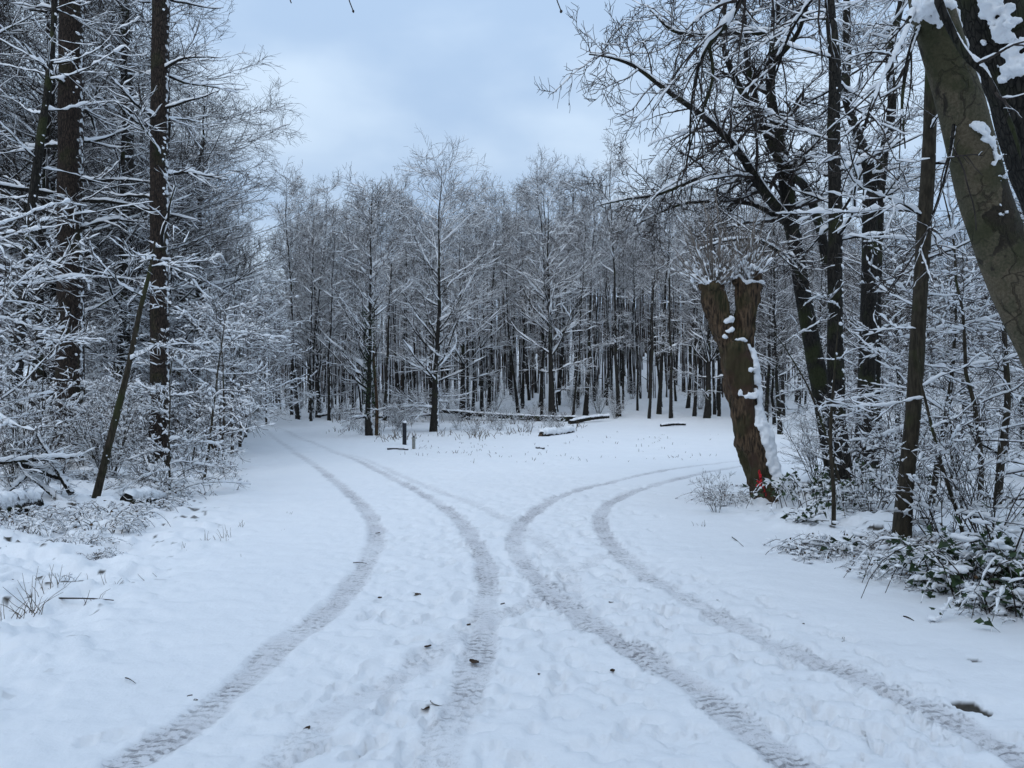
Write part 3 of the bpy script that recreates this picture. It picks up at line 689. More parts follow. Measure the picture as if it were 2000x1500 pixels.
# ------------------------------------------------------------------ hero trunks
def snow_side(mb, P, R, n, d=(1, -.15, .2), size=(.02, .07), spread=.5, s=(0., 1.), flat=.45, r=rng):
    """wind-blown snow plastered on one side of a trunk"""
    d = norm(np.array(d, float)); K = len(P); q = r.uniform(*s, n) * (K - 1); i = np.minimum(q.astype(int), K - 2); f = (q - i)[:, None]
    c = P[i] * (1 - f) + P[i + 1] * f; T = norm(P[i + 1] - P[i]); rr = R[i] * (1 - f[:, 0]) + R[i + 1] * f[:, 0]
    N = d[None] + r.normal(0, spread, (n, 3)); N = norm(N - T * (N * T).sum(1)[:, None])
    return blobs(mb, c + N * rr[:, None] * .97, N + np.array([0, 0, .25]), r.uniform(*size, n) * r.uniform(.5, 1, n), flat, .4, True, r)
def bumpy_trunk(P, R, n, sides, amp, seed, sc=5.):
    P = smooth_poly(P, n); R = np.interp(np.linspace(0, 1, n), np.linspace(0, 1, len(R)), R)
    mb = MB().tubes(P, R, sides); V, F = mb.arrays()
    c = np.repeat(P, sides, 0); d = norm(V - c)
    V = V + d * ((fbm(V[:, 0] * sc + seed, V[:, 1] * sc, V[:, 2] * sc * .3, o=3) - .5) * amp)[:, None]
    return P, R, V, F
def branchset(P, R, n, length, s, seed, up=(0, .03), ang=(60, 95), n2=7, n3=4, rr=.22, th=.04, rmin=.012, K=9, wob=.1, n4=0):
    r = np.random.default_rng(seed)
    P1, R1 = grow(P[None], R[None], n, length, ang, K, s, up, wob, rr=rr, tip=.2, fall=.3, rmin=rmin, r=r)
    P2, R2 = grow(P1, R1, n2, length * .4, (30, 65), 6, (.15, 1), (up[0] * .5, up[1]), .12, flat=.4, rr=.55, fall=.5, rmin=.006, r=r)
    P3, R3 = grow(P2, R2, n3, length * .15, (30, 65), 4, (.1, 1), (0, up[1]), .14, rr=.65, fall=.3, rmin=.0045, r=r)
    b, c = MB().tubes(P1, R1, 6), MB().tubes(P2, R2, 4).tubes(P3, R3, 3)
    if n4:
        P4, R4 = grow(P3, R3, n4, length * .07, (30, 60), 3, (.2, 1), (0, .05), .14, rr=.7, fall=.3, rmin=.004, r=r); c.tubes(P4, R4, 3)
    m = snow_on(MB(), P1, R1, th, 20, 5, .95, .45, .5, r); snow_on(m, P2, R2, th * .75, 9, 4, .8, .45, .6, r); snow_on(m, P3, R3, th * .5, 4, 3, .5, .5, .6, r)
    return b, c, m
def hero(name, label, cat, px, d, rads, tmat, seed, nb=0, blen=2.5, bs=(.3, 1.), nsnow=300, size=(.02, .06), amp=.05, sides=20, n=70, **kw):
    P = poly(px, d) if not isinstance(px, np.ndarray) else px
    b = P[0].copy(); z0 = Hs(b[0], b[1]); P = P.copy(); P[0, 2] = z0 - .25
    base = np.array([b[0], b[1], z0]); P = P - base
    P, R, V, F = bumpy_trunk(P, rads, n, sides, amp, seed)
    t = thing(name, label, cat, tuple(base))
    obj('trunk', make_mesh('trunk', V, F, tmat), t)
    m = MB()
    if nb:
        b_, c_, m = branchset(P, R, nb, blen, bs, seed + 1, **kw)
        obj('branches', b_.mesh('branches', M_DARK), t, 'stuff'); obj('crown', c_.mesh('twigs', M_TWIG, False), t, 'stuff')
    snow_side(m, P, R, nsnow, size=size, s=(.02, .8), r=np.random.default_rng(seed))
    obj('snow', m.mesh('snow', M_SNOW), t, 'stuff')
    return t, P, R
hero('larch_tree', 'thickest dark brown larch trunk at far left with snow stuck to its right side', 'tree',
     [(135, 920), (137, 700), (138, 500), (138, 300), (140, 100), (141, -120), (142, -500)], 18.6, [.36, .30, .285, .28, .265, .24, .16], M_LARCH, 701, 26, 3., (.3, .98), 150, (.015, .06))
hero('larch_tree', 'slimmer straight larch trunk just right of the thickest one, snow on its right side', 'tree',
     [(312, 930), (312, 700), (311, 500), (311, 300), (313, 100), (315, -120), (316, -500)], 18.0, [.26, .21, .2, .2, .185, .17, .1], M_LARCH, 711, 24, 2.8, (.3, .98), 130, (.015, .055))
hero('tree', 'mid-distance dark trunk between the two larches, forking high up', 'tree',
     [(255, 862), (248, 700), (246, 500), (248, 330), (250, 200), (243, 60), (240, -250)], 24.5, [.27, .21, .2, .19, .17, .13, .06], M_DARK, 721, 28, 3.2, (.35, .98), 110, (.02, .05))
hero('tree', 'crooked dark trunk leaning right at the far left edge', 'tree',
     [(15, 900), (40, 650), (55, 470), (75, 300), (95, 160), (105, 40), (110, -200)], 17., [.14, .115, .1, .09, .075, .06, .03], M_DARK, 731, 26, 2.6, (.3, .98), 90, (.02, .04))
hero('leaning_pole', 'thin bare grey-brown stem leaning right in front of the larches', 'tree',
     [(180, 995), (215, 860), (250, 720), (275, 600), (290, 540), (303, 470)], 11.8, [.062, .055, .05, .042, .032, .016], M_SMOOTH, 741, 7, 1.4, (.55, 1), 12, (.01, .02), .015, 12)

# ---- right side
hero('tree', 'slim smooth mossy trunk leaning left at the right verge, its foot clear of the snow', 'tree',
     [(1757, 1082), (1768, 960), (1784, 800), (1793, 650), (1803, 480), (1812, 330), (1818, 180), (1822, 0), (1826, -300)], 8.45, [.105, .085, .078, .076, .073, .068, .06, .05, .025], M_SMOOTH, 751, 16, 1.9, (.35, .98), 40, (.012, .03), .02, 16, up=(-.02, .03))
hero('tree', 'straight dark multi-limbed trunk behind the pollard, tallest of its clump', 'tree',
     [(1645, 965), (1634, 800), (1631, 600), (1632, 400), (1628, 250), (1630, 120), (1620, 0), (1612, -200)], 13.8, [.24, .15, .135, .125, .11, .10, .085, .05], M_DARK, 761, 26, 2.4, (.42, .98), 160, (.015, .05), .04, up=(-.02, .07), n4=2.5, wob=.17)
hero('tree', 'bare trunk forking into a wide V, right of the straight dark trunk', 'tree',
     [(1685, 925), (1692, 760), (1698, 560), (1699, 430), (1697, 330), (1675, 265), (1652, 180), (1655, 80), (1650, -140)], 17.5, [.24, .2, .18, .17, .15, .11, .09, .07, .04], M_DARK, 771, 34, 2.4, (.4, .98), 120, (.015, .05), .04, up=(-.02, .07), n4=2.5, wob=.17)
hero('tree', 'bare trunk bending right out of the V fork top, against the sky', 'tree',
     [(1700, 925), (1706, 700), (1712, 480), (1722, 330), (1742, 210), (1738, 100), (1765, -20), (1775, -220)], 18.2, [.2, .17, .15, .13, .11, .09, .07, .03], M_DARK, 773, 30, 2.4, (.4, .98), 100, (.015, .05), .04, up=(-.02, .07), n4=2.5, wob=.17)

def limb_tree(name, label, base, limbs, seed, tmat, n2, len2, n3, len3, n4, len4, up2, up3, up4, th=.035, nsnow=100):
    """trunk and hand-laid limbs; each limb is a part, the twigs grow from them"""
    r = np.random.default_rng(seed); base = np.asarray(base, float)
    t = thing(name, label, 'tree', tuple(base)); sm, tw = MB(), MB(); k = 0
    for (P, rads, kind) in limbs:
        P, R, V, F = bumpy_trunk(np.asarray(P) - base, rads, 40, 14 if kind == 'trunk' else 8, .03 if kind == 'trunk' else .012, seed + k, 6.); k += 1
        obj(kind, make_mesh(kind, V, F, tmat), t)
        snow_on(sm, P[None], R[None], th * 1.1, 60, 6, 1., .45, .35, r)
        if kind == 'trunk': snow_side(sm, P, R, nsnow, size=(.015, .05), r=r)
        Pn, Rn = P[None], R[None]; ln = np.linalg.norm(np.diff(P, axis=0), axis=1).sum()
        s2 = (.45, 1) if kind == 'trunk' else (.12, 1)
        P2, R2 = grow(Pn, Rn, n2 * ln * (.5 if kind == 'trunk' else 1), len2, (40, 85), 10, s2, up2, .14, rr=.42, tip=.25, fall=.35, rmin=.008, r=r)
        P3, R3 = grow(P2, R2, n3, len3, (35, 75), 6, (.15, 1), up3, .22, rr=.6, tip=.5, fall=.35, rmin=.0065, r=r)
        P4, R4 = grow(P3, R3, n4, len4, (35, 70), 4, (.2, 1), up4, .2, rr=.7, tip=.6, fall=.3, rmin=.006, r=r)
        tw.tubes(P2, R2, 5); tw.tubes(P3, R3, 3); tw.tubes(P4, R4, 3)
        snow_on(sm, P2, R2, th * .8, 14, 4, .85, .5, .5, r); snow_on(sm, P3, R3, th * .5, 7, 3, .5, .55, .5, r)
    obj('crown', tw.mesh('twigs', M_TWIG, False), t, 'stuff'); obj('snow', sm.mesh('snow', M_SNOW), t, 'stuff')
    return t
D = 15.
b = G(1650, 948)
limb_tree('tree', 'dark spreading tree whose arching limbs reach left over the clearing, behind the pollard', b, [
    (np.vstack([b - [0, 0, .3], poly([(1612, 800), (1582, 650), (1556, 500), (1540, 400), (1526, 300), (1505, 180), (1512, 80), (1518, -20), (1522, -220)], D)]), [.26, .2, .17, .15, .14, .12, .09, .08, .07, .03], 'trunk'),
    (poly([(1545, 440, D), (1490, 370, 14.7), (1445, 300, 14.4), (1400, 250, 14.2), (1350, 210, 14), (1300, 175, 13.8), (1240, 130, 13.6), (1190, 112, 13.5), (1150, 106, 13.5)]), [.105, .095, .085, .07, .06, .05, .04, .028, .012], 'branch'),
    (poly([(1522, 290, D), (1480, 228, 15.2), (1450, 180, 15.3), (1425, 130, 15.4), (1413, 80, 15.5), (1420, -40, 15.6)]), [.09, .08, .065, .05, .04, .02], 'branch'),
    (poly([(1495, 372, 14.8), (1450, 345, 15.2), (1410, 340, 15.4), (1360, 350, 15.6), (1290, 378, 15.8), (1220, 390, 16), (1165, 402, 16)]), [.06, .055, .05, .042, .03, .02, .01], 'branch'),
    (poly([(1548, 445, D), (1500, 412, 15.4), (1460, 396, 15.7), (1390, 393, 16), (1320, 402, 16.3), (1240, 440, 16.5)]), [.07, .06, .05, .04, .028, .012], 'branch'),
    (poly([(1508, 72, D), (1460, 62, 14.8), (1400, 68, 14.6), (1320, 62, 14.4), (1270, 20, 14.4)]), [.05, .045, .04, .03, .012], 'branch'),
    (poly([(1532, 330, D), (1572, 365, 15.8), (1600, 440, 16.2), (1615, 520, 16.4)][::-1] + [(1490, 240, 15.2), (1460, 120, 15.6), (1450, -60, 16)]), [.1, .09, .085, .08, .06, .05, .02], 'branch'),
    (poly([(1565, 540, D), (1530, 500, 14.5), (1480, 470, 14.1), (1420, 470, 13.8), (1360, 490, 13.6)]), [.05, .042, .035, .025, .01], 'branch'),
    (poly([(1515, 120, D), (1560, 60, 14.6), (1590, -40, 14.4)]), [.05, .04, .02], 'branch'),
], 801, M_DARK, 4.6, 1.5, 8.8, .6, 3.2, .26, (-.07, .03), (-.08, .14), (.0, .26), .034)

# ------------------------------------------------------------------ pollard willow
def pollard():
    D = 12.4; r = np.random.default_rng(901); b = G(1512, 990); base = np.array([b[0], b[1], b[2]])
    mb = MB()
    def seg(pts, rads, n=40):
        P = smooth_poly(poly(pts, D) - base, n); R = np.interp(np.linspace(0, 1, n), np.linspace(0, 1, len(rads)), rads)
        R = R * (1 + .10 * np.sin(np.linspace(0, 17, n)) * r.uniform(.3, 1, n)); P, R = capped(P, R); mb.tubes(P, R, 22); return P, R
    T, TR = seg([(1520, 1030), (1508, 980), (1486, 910), (1468, 840), (1453, 780), (1441, 723), (1434, 670)], [.37, .31, .275, .262, .25, .255, .26])
    A, AR = seg([(1440, 730), (1418, 660), (1400, 615), (1392, 580), (1390, 558)], [.17, .19, .175, .19, .17], 24)
    B, BR = seg([(1446, 725), (1450, 650), (1455, 610), (1457, 575), (1459, 550)], [.19, .18, .17, .185, .17], 24)
    heads = [(poly([(1392, 568)], D)[0] - base, .2), (poly([(1458, 556)], D)[0] - base, .19)]
    for c, q in heads:
        for k in range(20):
            p = c + norm(r.normal(size=3) * [1, 1, .8]) * r.uniform(.08, .19) + [0, 0, .02]; bl = MB(); blobs(bl, p[None], np.array([[0, 0, 1.]]), r.uniform(.055, .105), .95, .2, True, r)
            v, f = bl.arrays(); mb.add(v, f[0])
    for k in range(14):   # burrs on the bark
        i = r.integers(4, 38); a = r.uniform(0, 6.28); blobs(mb, (T[i] + TR[i] * .85 * np.array([math.cos(a), math.sin(a), 0]))[None], np.array([[math.cos(a), math.sin(a), .2]]), r.uniform(.06, .12), .6, .3, True, r)
    V, F = mb.arrays(); V, N, F = remesh(V, F, .022, .12, 6., .32, 3.)
    t = thing('pollard_willow', 'leaning pollard tree with forked top, sprouting shoots and a red paint mark', 'tree', tuple(base))
    trunk_o = obj('trunk', make_mesh('pollard_trunk', V, [F], M_WILLOW), t)
    bv = BVHTree.FromPolygons(V.tolist(), F.tolist())
    # snow plastered on its right side and lying in the fork, on ledges and on the heads
    sm = MB()
    fw = np.array([.93, -.25, .25]); q = V[:, 2]; lim = sst(1.9, 1.0, q)
    sc = (N * fw).sum(1) + .5 * (fbm(V[:, 0] * 5, V[:, 1] * 5, V[:, 2] * 4) - .5) + lim * .42
    k = np.where((sc > .9) & (q < 2.6))[0]; k = r.choice(k, min(900, len(k)), replace=False)
    blobs(sm, V[k], N[k] + [0, 0, .35], r.uniform(.03, .075, len(k)), .62, .45, True, r)
    ledge = np.where((N[:, 2] > .5) & (q > 1.0))[0]; k = r.choice(ledge, min(90, len(ledge)), replace=False)
    blobs(sm, V[k] + [0, 0, .015], np.tile([0, 0, 1.], (len(k), 1)), r.uniform(.025, .06, len(k)), .6, .45, True, r)
    for (px, py, n_, s_) in [(1424, 628, 12, .05), (1424, 645, 10, .045), (1416, 656, 7, .035), (1446, 765, 9, .04), (1465, 722, 6, .035), (1470, 772, 12, .05), (1480, 800, 12, .045), (1457, 775, 5, .03)]:
        o = poly([(px, py)], D - 1.)[0] - base; hit = bv.ray_cast(Vector(o), Vector(norm(o + base - np.array([0, 0, EYE]))))
        if hit[0]: P = np.array(hit[0]) + r.normal(0, s_ * .8, (n_, 3)) * [1, .4, .7]; blobs(sm, P, np.tile(np.array(hit[1]) * .6 + [0, 0, .6], (n_, 1)), r.uniform(.5, 1, n_) * s_, .6, .45, True, r)
    for c, q in heads:
        a = r.uniform(0, 6.28, 110); e = r.uniform(.5, 1.4, 110); d = np.stack([np.cos(a) * np.cos(e), np.sin(a) * np.cos(e), np.sin(e)], 1)
        blobs(sm, c + d * r.uniform(.14, .5, (110, 1)), np.cross(d, r.normal(size=(110, 3))), r.uniform(.018, .042, 110), .75, .5, True, r)
    V_, F_ = sm.arrays(); V_, _, F_ = remesh(V_, F_, .02, .04, 12., 1.); sm = MB(); sm.add(V_, F_)
    # shoots
    P, R = [], []
    for c, q in heads:
        for k in range(95):
            a = r.uniform(0, 6.28); e = r.uniform(.45, 1.3) if k % 3 else r.uniform(.9, 1.5)
            d = np.array([math.cos(a) * math.cos(e), math.sin(a) * math.cos(e), math.sin(e)]); ln = r.uniform(.4, 1.15) * (1.35 if k % 6 == 0 else 1)
            p = c + d * q * .55; out = [p]
            for m in range(1, 7):
                out.append(out[-1] + d * ln / 6); d = norm(d + r.normal(0, .06, 3) + np.array([0, 0, .045]))
            P.append(out); R.append(np.linspace(.008, .003, 7) * r.uniform(.7, 1.3))
    for (x0, y0, x1, y1) in [(1402, 545, 1376, 395), (1410, 545, 1398, 372), (1385, 550, 1340, 430), (1450, 540, 1440, 430), (1380, 560, 1320, 500), (1462, 535, 1490, 440)]:
        a, c = poly([(x0, y0), (x1, y1)], D - .05) - base; out = [a + (c - a) * m / 6 + np.array([r.normal(0, .012), r.normal(0, .03), 0]) for m in range(7)]
        P.append(out); R.append(np.linspace(.016, .006, 7))
    P, R = np.array(P), np.array(R); P1, R1 = grow(P, R, 1.6, .28, (20, 45), 4, (.3, 1), (.02, .05), .08, rr=.6, rmin=.003, r=r)
    obj('shoots', MB().tubes(P, R, 5).tubes(P1, R1, 3).mesh('pollard_shoots', M_SHOOT), t, 'stuff')
    snow_on(sm, P[:, :5], R[:, :5], .045, 14, 5, .6, .12, .7, r, .45); snow_on(sm, P1, R1, .02, 4, 4, .5, .4, .6, r)
    obj('snow', sm.mesh('pollard_snow', M_SNOW), t, 'stuff')
    # red sprayed mark, laid on the bark
    pm = MB(); eye = np.array([0, 0, EYE])
    def dab(px, py, w_, h_, seed):
        g = 9; rr = np.random.default_rng(seed); th = np.linspace(0, 2 * math.pi, 18, endpoint=False); rim = 1 + rr.normal(0, .28, 18)
        pts = [(px, py)] + [(px + math.cos(a) * w_ * m * q, py + math.sin(a) * h_ * m * q) for m in (.5, 1.) for a, q in zip(th, rim)]
        Q = []
        for (a, c) in pts:
            o = Wp(a, c, D - 1.) - base; hit = bv.ray_cast(Vector(o), Vector(norm(o + base - eye)))
            if hit[0] is None: return
            Q.append(np.array(hit[0]) + np.array(hit[1]) * .006)
        f = [(0, 1 + i, 1 + (i + 1) % 18) for i in range(18)]; q4 = [(1 + i, 19 + i, 19 + (i + 1) % 18, 1 + (i + 1) % 18) for i in range(18)]
        n0 = pm.n; pm.add(np.array(Q), np.array(f)); pm.F.setdefault(4, []).append(np.array(q4) + n0)
    for a in [(1483, 922, 2., 5, 1), (1485, 931, 2.6, 6, 2), (1488, 940, 2.4, 7, 3), (1484, 945, 2.4, 6, 4), (1480, 940, 1.6, 4, 5), (1491, 947, 1.5, 6, 6), (1493, 958, 1.4, 4, 7), (1487, 954, 1.2, 4, 8), (1496, 966, 1.2, 3, 9), (1478, 948, 1.2, 3, 10)]: dab(*a)
    obj('paint_mark', pm.mesh('paint_mark', M_RED), trunk_o)['label'] = 'red sprayed paint mark low on the trunk'
pollard()

# ------------------------------------------------------------------ large leaning trunks at the right edge
def near_plane():
    d = 5.5; P = poly([(2240, 1240), (2170, 1000), (2108, 850), (2048, 700), (2002, 600), (1958, 485), (1921, 381), (1876, 208), (1838, 80), (1812, -30), (1786, -260), (1770, -700)], d)
    P[0, 2] = Hs(P[0, 0], P[0, 1]) - .2; base = np.array([P[0, 0], P[0, 1], P[0, 2] + .2])
    P, R, V, F = bumpy_trunk(P - base, [.24, .21, .19, .175, .165, .155, .148, .14, .132, .128, .12, .08], 170, 44, .05, 5., 3.2)
    t = thing('leaning_tree', 'big leaning trunk with pale mottled bark at the right edge, nearest the camera', 'tree', tuple(base))
    obj('trunk', make_mesh('plane_trunk', V, F, M_PLANE), t)
    r = np.random.default_rng(77); sm = MB(); tw = MB()
    k = np.where(P[:, 2] > 1.2)[0]; Pk, Rk = P[k], R[k]
    snow_side(sm, Pk, Rk, 520, (1, -.12, .4), (.02, .05), .12, (0, .62), .6, r)
    for (px, py, n_, s_) in [(1915, 252, 22, .035), (1903, 245, 8, .025), (1932, 275, 20, .035), (1945, 305, 16, .03), (1955, 340, 10, .025), (1962, 415, 8, .025), (1958, 405, 6, .02), (1806, 12, 30, .05), (1822, 14, 24, .045), (1797, 22, 12, .04), (1840, 40, 10, .035)]:
        c = poly([(px, py)], d - .15)[0] - base; blobs(sm, c + r.normal(0, s_ * .9, (n_, 3)), np.tile([.2, -.3, .9], (n_, 1)), r.uniform(.25, .8, n_) * s_, .7, .5, True, r)
    V_, F_ = sm.arrays(); V_, _, F_ = remesh(V_, F_, .012, .035, 18., 1.); sm = MB(); sm.add(V_, F_)
    def limb(px, rads, n2, l2, n3, l3, up2, up3, th, cover=1.):
        Q = smooth_poly(poly(px) - base, 40); RR = np.interp(np.linspace(0, 1, 40), np.linspace(0, 1, len(rads)), rads)
        obj('branch', MB().tubes(Q, RR, 8).mesh('branch', M_DARK), t)
        snow_on(sm, Q[None], RR[None], th, 90, 6, 1, .25, .45, r)
        if n2:
            P2, R2 = grow(Q[None], RR[None], n2, l2, (25, 70), 10, (.25, 1), up2, .09, rr=.55, tip=.4, fall=.2, rmin=.007, r=r)
            P3, R3 = grow(P2, R2, n3, l3, (30, 65), 6, (.15, 1), up3, .14, rr=.7, tip=.6, fall=.2, rmin=.004, r=r)
            tw.tubes(P2, R2, 5); tw.tubes(P3, R3, 4); snow_on(sm, P2, R2, th * .5, 16, 4, .6, .35, .7, r); snow_on(sm, P3, R3, th * .3, 6, 3, .35, .45, .5, r)
    limb([(1826, -30, 5.3), (1838, 15, 5.22), (1881, 100, 5.15), (1926, 149, 5.1), (1965, 222, 5.05), (1984, 270, 5.0), (1998, 330, 5.0)], [.03, .027, .024, .022, .018, .013, .006], 2, .5, 2, .15, (0, 0), (0, .05), .035)
    limb([(1790, -260, 5.5), (1650, -300, 6), (1530, -190, 6.4), (1455, -20, 6.8), (1425, 40, 6.9), (1385, 85, 7.), (1362, 140, 7.1), (1350, 210, 7.1), (1345, 300, 7.2), (1328, 365, 7.2)], [.05, .045, .04, .036, .03, .026, .018, .012, .008, .004], 22, .95, 5, .22, (-.10, -.10), (-.03, .08), .055)
    limb([(1385, 85, 7.), (1392, 150, 7.1), (1372, 220, 7.2), (1352, 270, 7.3), (1340, 330, 7.3)], [.018, .015, .012, .008, .004], 8, .6, 4, .2, (-.1, -.1), (-.03, .08), .045)
    limb([(1800, -200, 5.5), (1700, -120, 5.8), (1600, -20, 6.1), (1545, 60, 6.2), (1520, 130, 6.3), (1500, 190, 6.3)], [.03, .028, .022, .016, .01, .004], 10, .7, 5, .22, (-.08, -.08), (-.03, .08), .045)
    limb([(1805, -60, 5.5), (1770, 60, 5.3), (1735, 130, 5.2), (1700, 210, 5.1), (1672, 300, 5.1)], [.025, .02, .015, .01, .004], 12, .6, 5, .22, (-.08, -.08), (-.02, .06), .035)
    limb([(1800, 40, 5.5), (1775, 110, 5.4), (1762, 200, 5.3), (1768, 290, 5.2)], [.02, .016, .01, .004], 7, .5, 4, .2, (-.08, -.08), (-.02, .06), .03)
    limb([(1870, 200, 5.5), (1850, 330, 5.3), (1815, 440, 5.2), (1770, 560, 5.1)], [.018, .012, .008, .003], 9, .6, 4, .2, (-.06, -.06), (-.02, .05), .02)
    limb([(1770, -500, 5.5), (1500, -420, 6), (1200, -180, 6.4), (1085, -60, 6.5), (880, -90, 6.6), (690, -45, 6.6), (560, -55, 6.6)], [.05, .045, .035, .026, .02, .014, .008], 0, 0, 0, 0, 0, 0, .03)
    for (px, py, dd) in [(681, -45, 6.6), (1087, -60, 6.5), (566, -55, 6.6)]:
        Q = poly([(px - 12, py, dd), (px - 4, -15, dd), (px + 2, 4, dd), (px + 9, 22, dd) if px != 566 else (px + 3, 6, dd)]) - base; tw.tubes(Q, np.array([.008, .006, .005, .005]), 5)
        if px != 566: blobs(tw, Q[-1:], np.array([[0, 0, 1.]]), .012, 1.3, .3, False, r)
    obj('twigs', tw.mesh('twigs', M_TWIG, False), t, 'stuff'); obj('snow', sm.mesh('snow', M_SNOW), t, 'stuff')
near_plane()
def near_dark():
    P = poly([(2330, 1150), (2240, 850), (2165, 640), (2112, 500), (2058, 350), (2013, 230), (1972, 110), (1925, -10), (1880, -160), (1820, -500), (1760, -1000), (1720, -1500)], 7.)
    P[0, 2] = Hs(P[0, 0], P[0, 1]) - .2; base = np.array([P[0, 0], P[0, 1], P[0, 2] + .2])
    P, R, V, F = bumpy_trunk(P - base, [.36, .33, .31, .3, .285, .26, .235, .19, .17, .14, .09, .03], 140, 36, .08, 9., 4.)
    t = thing('leaning_tree', 'dark leaning trunk in the top right corner with snow clumps on its upper side', 'tree', tuple(base))
    obj('trunk', make_mesh('dark_trunk', V, F, M_DARK), t); r = np.random.default_rng(78); sm = MB()
    for (px, py, n_, s_) in [(1945, 25, 30, .06), (1958, 45, 36, .06), (1965, 70, 20, .05), (1972, 100, 26, .05), (1978, 130, 36, .06), (1990, 145, 30, .06), (1930, 5, 30, .05), (1990, 110, 20, .05)]:
        c = poly([(px, py)], 6.78)[0] - base; blobs(sm, c + r.normal(0, s_ * .9, (n_, 3)), np.tile([.4, -.4, .8], (n_, 1)), r.uniform(.25, .85, n_) * s_, .7, .5, True, r)
    snow_side(sm, P, R, 160, (1, .1, .5), (.02, .06), .2, (.2, .6), .6, r)
    V_, F_ = sm.arrays(); V_, _, F_ = remesh(V_, F_, .014, .04, 16., 1.); sm = MB(); sm.add(V_, F_)
    b_, c_, m_ = branchset(P, R, 14, 4.6, (.72, 1.), 79, (.02, .04), (50, 85), 7, 4, .3, .04)  # crown mostly above the frame, added as canopy to darken the near ground
    obj('branches', b_.mesh('branches', M_DARK), t, 'stuff'); obj('crown', c_.mesh('twigs', M_TWIG, False), t, 'stuff')
    V_, F_ = m_.arrays(); sm.add(V_, F_[0])
    obj('snow', sm.mesh('snow', M_SNOW), t, 'stuff')
near_dark()
for (lab, px, d, rads, sd) in [
    ('thin curved sapling stem rising beside the slim leaning trunk on the right', [(1895, 1098), (1872, 1010), (1838, 905), (1812, 800), (1797, 735), (1790, 640)], 8.2, [.024, .02, .018, .016, .013, .005], 851),
    ('thin dark stem standing between the pollard and the slim leaning trunk', [(1628, 1050), (1628, 960), (1622, 850), (1632, 700), (1640, 600)], 10., [.03, .024, .018, .012, .005], 852),
    ('thin leaning stem just right of the pollard foot', [(1655, 985), (1620, 870), (1580, 760), (1540, 690), (1512, 650)], 12.6, [.026, .022, .018, .012, .005], 853),
    ('forked thin stem low in the right wood behind the slim leaning trunk', [(1815, 1000), (1832, 900), (1850, 800), (1862, 700), (1870, 560)], 11.5, [.05, .042, .034, .022, .01], 854),
    ('slender crooked tree near the right picture edge', [(1945, 1010), (1955, 900), (1968, 780), (1962, 640), (1975, 480)], 11., [.06, .05, .04, .03, .012], 855)]:
    hero('sapling', lab, 'sapling', px, d, rads, M_SMOOTH, sd, 9, 1.2, (.2, 1), 14, (.01, .025), .008, 8, 40, th=.03, rr=.4, rmin=.005)

def gd_(px, d): x = (px - 1000) / FPX * d; return np.array([x, d, Hs(x, d)])
# ------------------------------------------------------------------ small ivy-clad tree in the clearing
pr_ = forest_proto(30, 11.6, .17, .14, 3.3, 46, .13, 861); g = gd_(722, 36.)
t = thing('tree', 'small twin-stemmed ivy-clad tree standing in the clearing left of the dark post', 'tree', tuple(g), 1.3, 1., None, pr_)
P = np.stack([np.linspace(0, -.15, 40), np.zeros(40), np.linspace(0, 8, 40)], 1); R = np.linspace(.17, .06, 40)
r = np.random.default_rng(862); lm = MB(); q = r.uniform(.12, .75, 900); i = (q * (len(P) - 1)).astype(int); a = r.uniform(0, 6.28, 900)
leaf_cloud(lm, P[i] + np.stack([np.cos(a), np.sin(a), r.normal(0, .3, 900)], 1) * (R[i] + r.random(900) * .22)[:, None], .085, r, 1.2)
obj('ivy', lm.mesh('tree_ivy', M_IVY, False), t, 'stuff')
st = MB(); Ps = smooth_poly(poly([(735, 856), (736, 790), (731, 720), (727, 660)], 36.) - np.array(t.location), 20); obj('stem', st.tubes(Ps @ np.array([[math.cos(1.3), -math.sin(1.3), 0], [math.sin(1.3), math.cos(1.3), 0], [0, 0, 1]]), np.linspace(.09, .05, 20), 10).mesh('second_stem', M_WILLOW), t)

# ------------------------------------------------------------------ marker post, pipe, logs, sticks
def box(mb, lo, hi, bev=.01):
    import bmesh
    bm = bmesh.new(); bmesh.ops.create_cube(bm, size=1)
    lo, hi = np.array(lo), np.array(hi)
    for v in bm.verts: v.co = Vector(lo + (np.array(v.co) + .5) * (hi - lo))
    bmesh.ops.bevel(bm, geom=bm.edges[:], offset=bev, segments=2, affect='EDGES'); bmesh.ops.triangulate(bm, faces=bm.faces[:])
    bm.verts.index_update(); mb.add(np.array([v.co[:] for v in bm.verts]), np.array([[v.index for v in f.verts] for f in bm.faces])); bm.free(); return mb
g = G(790, 868)
t = thing('marker_post', 'dark square wooden post with a cap of snow in the clearing', 'post', tuple(g), rad(12))
r = np.random.default_rng(5)
sh_ = obj('shaft', box(MB(), (-.075, -.075, -.2), (.075, .075, .84), .012).mesh('post_shaft', M_POST, False), t)
obj('snow_cap', blobs(MB(), np.array([[0.01, 0, .86], [.03, .02, .9], [-.02, -.01, .88]]), np.tile([0, 0, 1.], (3, 1)), np.array([.075, .055, .06]), .7, .25, True, r).mesh('post_snow', M_SNOW), sh_)
g = G(808, 877)
t = thing('marker_pipe', 'short pale grey pipe marker just right of the dark post', 'pipe', tuple(g))
pr = [(.062, -.15), (.062, .36), (.075, .365), (.078, .41), (.06, .415), (.05, .40), (.048, .1)]
a = np.linspace(0, 2 * math.pi, 20, endpoint=False); V = np.array([[(q * math.cos(x), q * math.sin(x), z) for x in a] for q, z in pr]); idx = np.arange(len(pr) * 20).reshape(-1, 20); nx = np.roll(idx, -1, 1)
obj('tube', make_mesh('pipe_tube', V.reshape(-1, 3), [np.stack([idx[:-1], nx[:-1], nx[1:], idx[1:]], -1).reshape(-1, 4)], M_PIPE), t)
